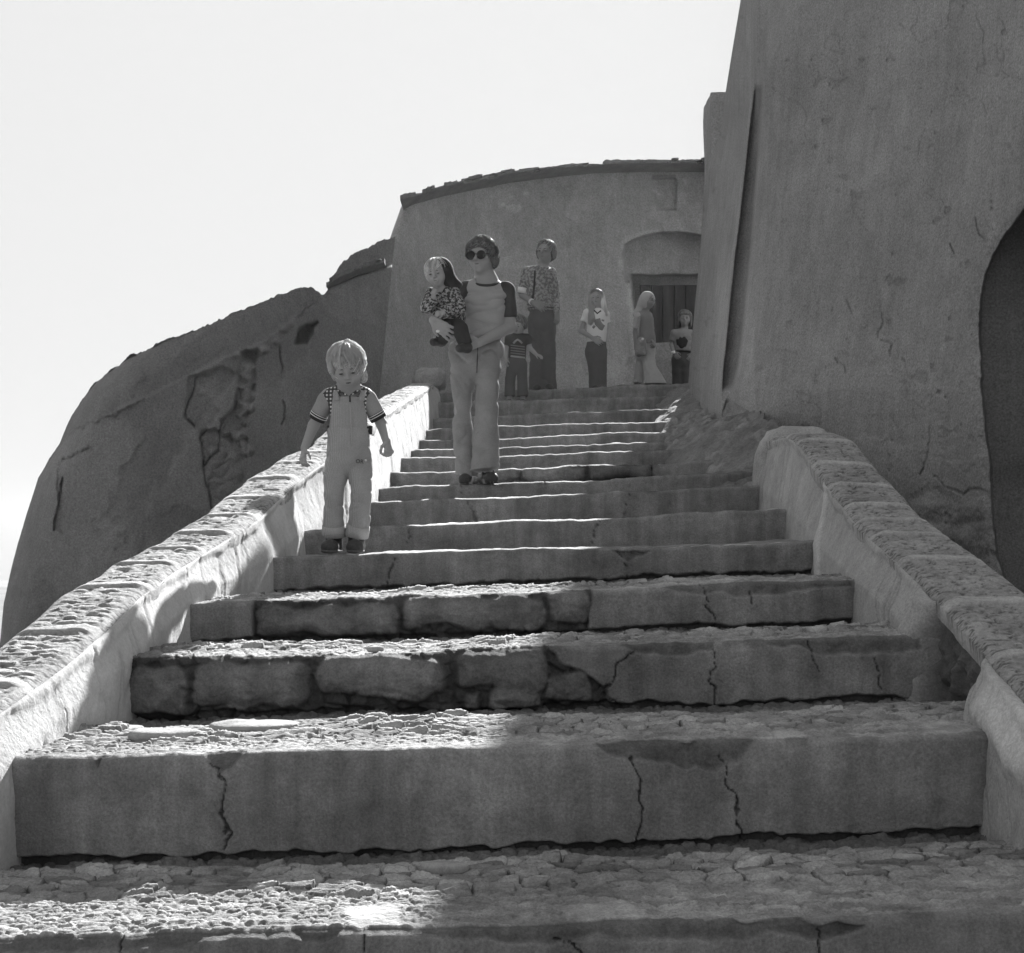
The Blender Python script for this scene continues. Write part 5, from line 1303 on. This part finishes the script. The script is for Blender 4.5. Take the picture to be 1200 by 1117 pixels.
def striped_boy():
    Y = 16.15
    p = lambda x, y, dy=0: W(x, y, Y + dy)
    fz = zs(16.1, .1)
    root = empty('person', 'small dark haired boy in striped dark shirt standing between the woman and the tall man', 'person', 'people on the stairs')
    root.location = (p(606, 455)[0], Y, fz)
    H = Head(p(607.5, 380.5), .20, -20, 22, 0, True)
    nb = p(607.5, 392.5, .02); sa, sb = p(596.5, 397), p(618, 396.5); ea, eb = p(594, 409, .02), p(621, 408, .0); wa, wb = p(593, 420, -.04), p(628, 415, -.1)
    ha, hb = p(601, 427), p(611.5, 427); ka, kb = p(598, 444), p(612, 444); aa, ab = np.array([p(597, 460)[0], Y, fz + .06]), np.array([p(612.5, 460)[0], Y, fz + .06])
    body = H.prims(nb, .042) + [cone(p(607, 400), p(606, 420), .085, .08, .03, sq=(YAX, .7)), cone(sa, sb, .034, .034, .03)] + arm(sa, ea, wa, .032, .026, .02) + arm(sb, eb, wb, .032, .026, .02)
    body += [cone(ha, ka, .05, .04, .02), cone(ka, aa, .04, .03, .02), cone(hb, kb, .05, .04, .02), cone(kb, ab, .04, .03, .02)] + hand(wa, A3(0, -.1, -1), A3(.8, .4, 0), .11, 25, 1) + hand(wb, A3(.75, -.4, -.4), A3(-.3, .5, -.8), .11, 18, -1)
    part('body', body, .0065, M_SKIN, root); H.face(root, M_EYE, M_LIP)
    part('hair', [H.E((0, .06, .16), (.43, .48, .39), .02), H.E((-.37, .08, -.06), (.08, .22, .22), .04), H.E((.37, .08, -.06), (.08, .22, .22), .04), H.E((0, .3, -.1), (.32, .2, .3), .05), ell(H.w(0, -.42, -.14), H.h * A3(.31, .30, .36), H.M, .02, '-')], .0065, M_BROWNB, root, jitter_hair(H, 890, .006))
    H.strands(300, M_BROWN, root, 42, 1.10, 66, 105, 115, 120, .002, crown_r=(.41, .47, .38), fuzz=.06)
    s = part('shirt', [cone(p(607, 400), p(606, 419), .098, .096, .03, sq=(YAX, .75), cuts=[(p(606, 420), DN)]), cone(sa, sb, .043, .043, .03), cone(sa, ea + A3(0, 0, -.02), .045, .044, .02, cuts=[(sa * .35 + ea * .65, unit(ea - sa))]), cone(sb, eb + A3(0, 0, -.02), .045, .044, .02, cuts=[(sb * .35 + eb * .65, unit(eb - sb))])], .0065, M_NAVY, root, wrinkle(.004, 12, 12, 891))
    def band(y, th, nm): tubes(nm, [([snap(s, x, y + .12 * (x - 606), .003) for x in np.linspace(598.5, 615.0, 9)], th)], M_MID if th < .009 else M_PALE, s, 6, .5, YAX)
    for y in (405.5, 408.5, 411.5, 414.5): band(y, .006, 'stripe')
    band(418.2, .010, 'hem_band')
    tubes('chevron', [([snap(s, 601.5, 402.5, .004), snap(s, 604.3, 399.5, .004), snap(s, 606.6, 398, .004), snap(s, 609, 399.5, .004), snap(s, 612, 402.5, .004)], .011)], M_PALE, s, 6, .4, YAX)
    ha_, hb_ = p(597, 464.6), p(612.5, 464.6)
    part('trousers', [cone(p(606, 421), p(606, 428), .094, .1, .03, sq=(YAX, .78), cuts=[(p(606, 418), A3(0, 0, 1))]), cone(ha, ka, .062, .056, .01), cone(ka, ha_ - A3(0, 0, .03), .056, .062, .01, cuts=[(ha_, DN)]), cone(hb, kb, .062, .056, .01), cone(kb, hb_ - A3(0, 0, .03), .056, .062, .01, cuts=[(hb_, DN)])], .0065, M_TRD, root, wrinkle(.005, 10, 8, 892))
    for a in (aa, ab): shoe(a, fz, 0, .10, .03, M_SHOE, root, .0065)
striped_boy()

def long_hair_girl():
    Y = 17.15
    p = lambda x, y, dy=0: W(x, y, Y + dy)
    fz = zs(17, .9) 
    root = empty('person', 'girl with long straight hair in white printed shirt and dark trousers against the house', 'person', 'people on the stairs')
    root.location = (p(700, 450)[0], Y, fz)
    H = Head(p(699, 349), .185, -10, 6, 0)
    nb = p(700, 362, .02); sa, sb = p(688.5, 367), p(709.5, 369); ea, eb = p(681, 388, .04), p(711.3, 385, .04); wa, wb = p(694, 396, -.12), p(709, 402, .0)
    ha, hb = p(694, 412), p(704, 412); ka, kb = p(696, 433), p(704.5, 433); aa, ab = np.array([p(697, 452)[0], Y, fz + .06]), np.array([p(704.5, 452)[0], Y - .03, fz + .06])
    body = H.prims(nb, .045) + [cone(p(700, 374), p(699, 396), .105, .092, .03, sq=(YAX, .7)), cone(p(699, 396), p(699, 409), .092, .11, .03, sq=(YAX, .75)), cone(sa, sb, .038, .038, .03)] + arm(sa, ea, wa, .036, .031, .023) + arm(sb, eb, wb, .036, .031, .023)
    body += [cone(ha, ka, .06, .045, .02), cone(ka, aa, .045, .03, .02), cone(hb, kb, .06, .045, .02), cone(kb, ab, .045, .03, .02)] + hand(wa, A3(.82, -.05, -.5), A3(.2, .9, 0), .15, 14, 1) + hand(wb, A3(0, -.1, -1), A3(-.8, .4, 0), .15, 25, 1)
    part('body', body, .0068, M_SKIN, root); H.face(root, M_EYE, M_LIP)
    part('hair', [H.E((0, .07, .16), (.41, .47, .38), .02), H.E((0, .28, -.25), (.34, .22, .50), .06), cone(H.w(-.36, .02, .05), p(692, 378, -.07), .030, .034, .03), cone(H.w(-.30, .0, -.3), p(695, 374, -.09), .030, .028, .03), cone(H.w(.37, .06, .05), p(709.5, 369, -.03), .032, .034, .03), ell(H.w(0, -.42, -.12), H.h * A3(.28, .32, .42), H.M, .02, '-')], .0065, M_BROWN, root, jitter_hair(H, 900, .005, 7))
    H.strands(300, M_BROWN, root, 31, 1.08, 46, 88, 90, 110, .0017, fuzz=.05)
    s = part('shirt', [cone(p(700, 373), p(699, 402), .118, .112, .03, sq=(YAX, .76), cuts=[(p(700, 404), A3(.35, 0, -1))]), cone(sa, sb, .047, .047, .03), cone(sa, ea, .050, .052, .02, cuts=[(sa * .52 + ea * .48, unit(ea - sa))]), cone(sb, eb, .048, .050, .02, cuts=[(sb * .45 + eb * .55, unit(eb - sb))])], .0068, M_WHITE, root, folds(.009, 8, 6, 13, 901))
    tubes('collar', [([p(696, 364, -.055), p(700, 367.5, -.085), p(704, 364.5, -.06)], .011)], M_NAVY, s, 8)
    for nm, pts, r in (('print', [(699.5, 374), (701, 379), (704, 383), (707, 385)], .040), ('print', [(695, 382), (697, 384)], .02), ('print', [(705, 375), (708, 376)], .012)):
        tubes(nm, [([snap(s, x, y, .0) for x, y in pts], r)], M_MID, s, 10, .18, YAX)
    hm = p(699.5, 455.3)
    part('trousers', [cone(p(699, 404), p(698, 414), .115, .122, .03, sq=(YAX, .8), cuts=[(p(699, 401), A3(0, 0, 1))]), cone(ha, ka, .082, .062, .02), cone(ka, p(696.5, 458, .0), .062, .064, .02, cuts=[(hm, DN)]), cone(hb, kb, .080, .062, .02), cone(kb, p(704.5, 458, -.03), .062, .066, .02, cuts=[(hm, DN)])], .007, M_TRD, root, wrinkle(.005, 9, 7, 902))
    for a in (aa, ab): shoe(a, fz, 0, .12, .034, M_SHOE, root, .0068)
long_hair_girl()

def scarf_woman():
    Y = 17.4
    p = lambda x, y, dy=0: W(x, y, Y + dy)
    fz = zs(17.2, 1.5)
    root = empty('person', 'figure in pale headscarf and wide trousers turned sideways in the doorway', 'person', 'people on the stairs')
    root.location = (p(756, 445)[0], Y, fz)
    H = Head(p(759.3, 352), .19, 48, 6, 2)
    nb = p(756, 364, .03); sa, sb = p(748, 371, -.06), p(760, 370, .08); ea, wa = p(744.5, 389, .0), p(745.5, 409, -.04); eb, wb = p(763, 388, .06), p(764, 399, -.05)
    ha, hb = p(753, 414, .03), p(759, 414, -.03); ka, kb = p(751, 431, .08), p(761.5, 430, -.06); aa, ab = np.array([p(747, 446)[0], Y + .12, fz + .07]), np.array([p(763, 447)[0], Y - .08, fz + .06])
    body = H.prims(nb, .045) + [cone(p(754.5, 376), p(757, 397), .098, .09, .03, sq=(YAX, .85)), cone(p(757, 397), p(756, 410), .09, .105, .03, sq=(YAX, .85)), cone(sa, sb, .038, .038, .03)] + arm(sa, ea, wa, .036, .03, .024) + arm(sb, eb, wb, .036, .03, .024)
    body += [cone(ha, ka, .06, .045, .02), cone(ka, aa, .045, .032, .02), cone(hb, kb, .06, .045, .02), cone(kb, ab, .045, .032, .02)] + hand(wa, A3(.15, -.1, -1), A3(.7, -.4, 0), .15, 45, -1) + hand(wb, A3(.2, -.6, -.5), A3(-.6, .3, -.3), .15, 40, -1)
    part('body', body, .0068, M_SKIN2, root); H.face(root, M_EYE, M_LIP)
    part('headscarf', [H.E((0, .08, .14), (.44, .50, .42), .02), H.E((0, .16, -.24), (.40, .40, .34), .06), cone(H.w(.05, .42, -.1), p(745, 369, .05), .05, .035, .04), cone(H.w(0, .3, -.35), p(746, 375, .05), .05, .02, .03), ell(H.w(0, -.44, -.05), H.h * A3(.29, .30, .40), H.M, .02, '-')], .0065, M_PALE, root, wrinkle(.005, 14, 20, 911))
    s = part('tunic', [cone(p(754.5, 375), p(757, 396), .116, .106, .03, sq=(YAX, .88)), cone(p(757, 396), p(757, 405), .108, .118, .03, sq=(YAX, .88), cuts=[(p(757, 404), DN)]), cone(sa, sb, .048, .048, .03)], .007, M_MID, root, wrinkle(.006, 12, 12, 912))
    part('sleeve', [cone(sa, ea, .050, .044, .03, cuts=[(sa * .25 + ea * .75, unit(ea - sa))])], .0068, M_PALE, root, wrinkle(.005, 12, 12, 913))
    part('sleeve', [cone(sb, eb, .050, .044, .03, cuts=[(sb * .1 + eb * .9, unit(eb - sb))])], .0068, M_PALE, root, wrinkle(.005, 12, 12, 914))
    hb2 = p(764.5, 450.0, -.08); ha2 = p(750, 449, .1)
    part('trousers', [cone(p(757, 404), p(756, 413), .112, .122, .03, sq=(YAX, .88), cuts=[(p(757, 400), A3(0, 0, 1))]), cone(ha, ka, .078, .064, .02), cone(ka, ha2 - A3(0, 0, .04), .064, .085, .02, cuts=[(ha2, DN)]), cone(hb, kb, .082, .075, .02), cone(kb, hb2 - A3(-.03, 0, .04), .078, .150, .02, cuts=[(hb2, DN)])], .007, M_PALE, root, folds(.012, 11, 4, 4, 915))
    for a in (aa, ab): shoe(a, fz, .05, .09, .032, M_SHOE, root, .0068)
    bag = empty('shoulder_bag', 'pale bag with a shiny buckle hanging at the side of the headscarf wearer', 'bag')
    bc = p(751, 405, -.17); bag.location = bc - A3(0, 0, .14)
    part('pouch', [ell(bc, (.065, .045, .105), rotm(0, 0, 8), .02), cone(bc + A3(-.02, 0, -.07), bc + A3(.03, 0, -.08), .045, .045, .03, sq=(YAX, .8)), ball(bc + A3(0, -.02, .04), .05, .02)], .006, M_BAG, bag, wrinkle(.005, 16, 16, 916))
    tubes('bag_strap', [([bc + A3(-.03, .0, .08), p(748, 385, -.14), p(750, 371, -.115), p(754, 366, -.02), p(757, 372, .12), p(756, 392, .10)], .012)], M_BAG, bag, 8, .35, YAX)
    ell_obj('buckle', bc + A3(.015, -.062, .068), (.014, .008, .014), np.eye(3), M_RING, bag, 14)
scarf_woman()

def doorway_girl():
    Y = 18.0
    p = lambda x, y, dy=0: W(x, y, Y + dy)
    fz = zs(17.5, 2.0) - .02
    root = empty('person', 'girl with fringe in tee with dark round print half hidden by the tower', 'person', 'people on the stairs')
    root.location = (p(799, 450)[0], Y, fz)
    H = Head(p(802.5, 373), .19, -8, 4, 0, True)
    nb = p(802, 386, .02); sa, sb = p(790.5, 391), p(811, 391); ea, eb = p(787, 404, .02), p(813, 404, .03); wa, wb = p(789.5, 413, -.1), p(811, 415, -.06)
    ha, hb = p(794, 422), p(804, 422); ka, kb = p(794, 436), p(802, 436); aa, ab = p(794, 449), p(803, 449)
    aa[2] = ab[2] = fz + .06
    body = H.prims(nb, .042) + [cone(p(801, 396), p(800, 416), .095, .09, .03, sq=(YAX, .72)), cone(sa, sb, .036, .036, .03)] + arm(sa, ea, wa, .034, .028, .022) + arm(sb, eb, wb, .034, .028, .022)
    body += [cone(ha, ka, .058, .045, .02), cone(ka, aa, .045, .032, .02), cone(hb, kb, .058, .045, .02), cone(kb, ab, .045, .032, .02)] + hand(wa, A3(.5, -.3, -.7), A3(.3, .8, 0), .13, 30, 1) + hand(wb, A3(-.4, -.3, -.7), A3(-.3, .8, 0), .13, 30, -1)
    part('body', body, .0072, M_SKIN2, root); H.face(root, M_EYE, M_LIP)
    part('hair', [H.E((0, .07, .17), (.43, .48, .39), .02), H.E((-.38, .04, -.22), (.10, .24, .36), .04), H.E((.38, .04, -.22), (.10, .24, .36), .04), H.E((0, .3, -.2), (.36, .2, .42), .05), H.E((0, -.33, .26), (.28, .12, .13), .03), ell(H.w(0, -.40, -.16), H.h * A3(.28, .30, .34), H.M, .02, '-')], .007, M_BROWNB, root, jitter_hair(H, 920, .006, 6))
    H.strands(340, M_BROWN, root, 43, 1.06, 78, 120, 120, 24, .002, crown_r=(.42, .47, .385), fuzz=.05)
    s = part('shirt', [cone(p(801, 396), p(800, 411), .118, .112, .03, sq=(YAX, .76), cuts=[(p(800, 411.5), DN)]), cone(sa, sb, .046, .046, .03), cone(sa, ea, .048, .05, .02, cuts=[(sa * .35 + ea * .65, unit(ea - sa))]), cone(sb, eb, .048, .05, .02, cuts=[(sb * .35 + eb * .65, unit(eb - sb))])], .0072, M_MID, root, folds(.008, 8, 6, 13, 921))
    tubes('print', [([snap(s, 793, 402, .0), snap(s, 797, 401, -.002), snap(s, 801, 401.5, -.002), snap(s, 805, 403, .0)], [.04, .075, .075, .04])], M_NAVY, s, 14, .14, YAX)
    part('trousers', [cone(p(800, 414), p(799, 423), .108, .116, .03, sq=(YAX, .8), cuts=[(p(800, 412.5), A3(0, 0, 1))]), cone(ha, ka, .080, .066, .02), cone(ka, aa, .066, .066, .02), cone(hb, kb, .080, .066, .02), cone(kb, ab, .066, .066, .02)], .0075, M_TRD, root, wrinkle(.006, 9, 7, 922))
    tubes('belt', [([p(800, 413) + A3(.112 * math.cos(t), .088 * math.sin(t), 0) for t in np.linspace(0, 2 * math.pi, 28)], .02)], M_NAVY, root, 8, .4)
    tubes('wristband', [([wa - A3(.01, .01, -.01) , wa + A3(-.004, -.015, -.02)], [.026, .026])], M_WHITE, root, 14)
    for a in (aa, ab): shoe(a, fz, 0, .11, .034, M_SHOE, root, .0075)
doorway_girl()
EXPO = 1.8
SKYCAP = .84 / (.1 * 2 ** EXPO)
HAZE = .0003
# ================================================================ camera, light, sky
cam = bpy.data.cameras.new('camera'); co = bpy.data.objects.new('camera', cam); COL.objects.link(co)
cam.sensor_width = 36; cam.sensor_fit = 'HORIZONTAL'; cam.lens = F / 1200 * 36; cam.shift_y = (HY - 558.5) / 1200
cam.clip_end = 3000; cam.clip_start = .05
co.location = (0, 0, ZE); co.rotation_euler = (math.pi / 2, 0, 0); SC.camera = co
SUN = Vector((.222, 1.0, .57)).normalized()
ld = bpy.data.lights.new('sun', 'SUN'); ld.energy = 5.0; ld.angle = math.radians(.55); ld.color = (1, 1, 1)
lo = bpy.data.objects.new('sun', ld); COL.objects.link(lo); lo.rotation_euler = (-SUN).to_track_quat('-Z', 'Y').to_euler(); lo.location = (6, 20, 15)
w = bpy.data.worlds.new('World'); SC.world = w; w.use_nodes = True
nt = w.node_tree; nt.nodes.clear()
ow = nt.nodes.new('ShaderNodeOutputWorld'); bg = nt.nodes.new('ShaderNodeBackground'); sk = nt.nodes.new('ShaderNodeTexSky'); bw = nt.nodes.new('ShaderNodeRGBToBW')
sk.sky_type = 'NISHITA'; sk.sun_disc = False; sk.sun_elevation = math.asin(SUN.z); sk.sun_rotation = math.atan2(SUN.x, SUN.y); sk.dust_density = 2.5; sk.air_density = 1.0
nt.links.new(sk.outputs[0], bw.inputs[0])
def wmath(op, a, b):
    n = nt.nodes.new('ShaderNodeMath'); n.operation = op
    for i, x in enumerate((a, b)):
        if isinstance(x, (int, float)): n.inputs[i].default_value = x
        else: nt.links.new(x, n.inputs[i])
    return n
# thin bright overcast glare: the sky's own values rolled off softly instead of burning out round the sun
e1 = wmath('DIVIDE', bw.outputs[0], SKYCAP * .75); e2 = wmath('POWER', 2.718, wmath('MULTIPLY', e1.outputs[0], -1.0).outputs[0]); mn = wmath('MULTIPLY', wmath('SUBTRACT', 1.0, e2.outputs[0]).outputs[0], SKYCAP)
cb = nt.nodes.new('ShaderNodeCombineColor')
for i in range(3): nt.links.new(mn.outputs[0], cb.inputs[i])
nt.links.new(cb.outputs[0], bg.inputs['Color']); nt.links.new(bg.outputs[0], ow.inputs[0])
bg.inputs['Strength'].default_value = .1
SC.view_settings.view_transform = 'Standard'; SC.view_settings.look = 'None'; SC.view_settings.gamma = 1; SC.view_settings.exposure = EXPO
SC.cycles.use_denoising = True; SC.cycles.max_bounces = 6; SC.cycles.diffuse_bounces = 4

# dusty back-lit air
hz = bpy.data.meshes.new('haze'); X_, Y0_, Y1_, Z0_, Z1_ = 320, -320, 320, -9, 9.5
hz.from_pydata([(x, y, z) for x in (-X_, X_) for y in (Y0_, Y1_) for z in (Z0_, Z1_)], [], [(0, 1, 3, 2), (4, 6, 7, 5), (0, 4, 5, 1), (2, 3, 7, 6), (0, 2, 6, 4), (1, 5, 7, 3)])
ho = bpy.data.objects.new('haze', hz); COL.objects.link(ho); tag(ho, kind='stuff')
hm = bpy.data.materials.new('haze_air'); hm.use_nodes = True; hn = hm.node_tree; hn.nodes.clear()
hout = hn.nodes.new('ShaderNodeOutputMaterial'); pv = hn.nodes.new('ShaderNodeVolumePrincipled'); pv.inputs['Color'].default_value = (.9, .9, .9, 1); pv.inputs['Density'].default_value = HAZE; pv.inputs['Anisotropy'].default_value = .55
hn.links.new(pv.outputs[0], hout.inputs['Volume']); hz.materials.append(hm)
SC.cycles.volume_bounces = 0
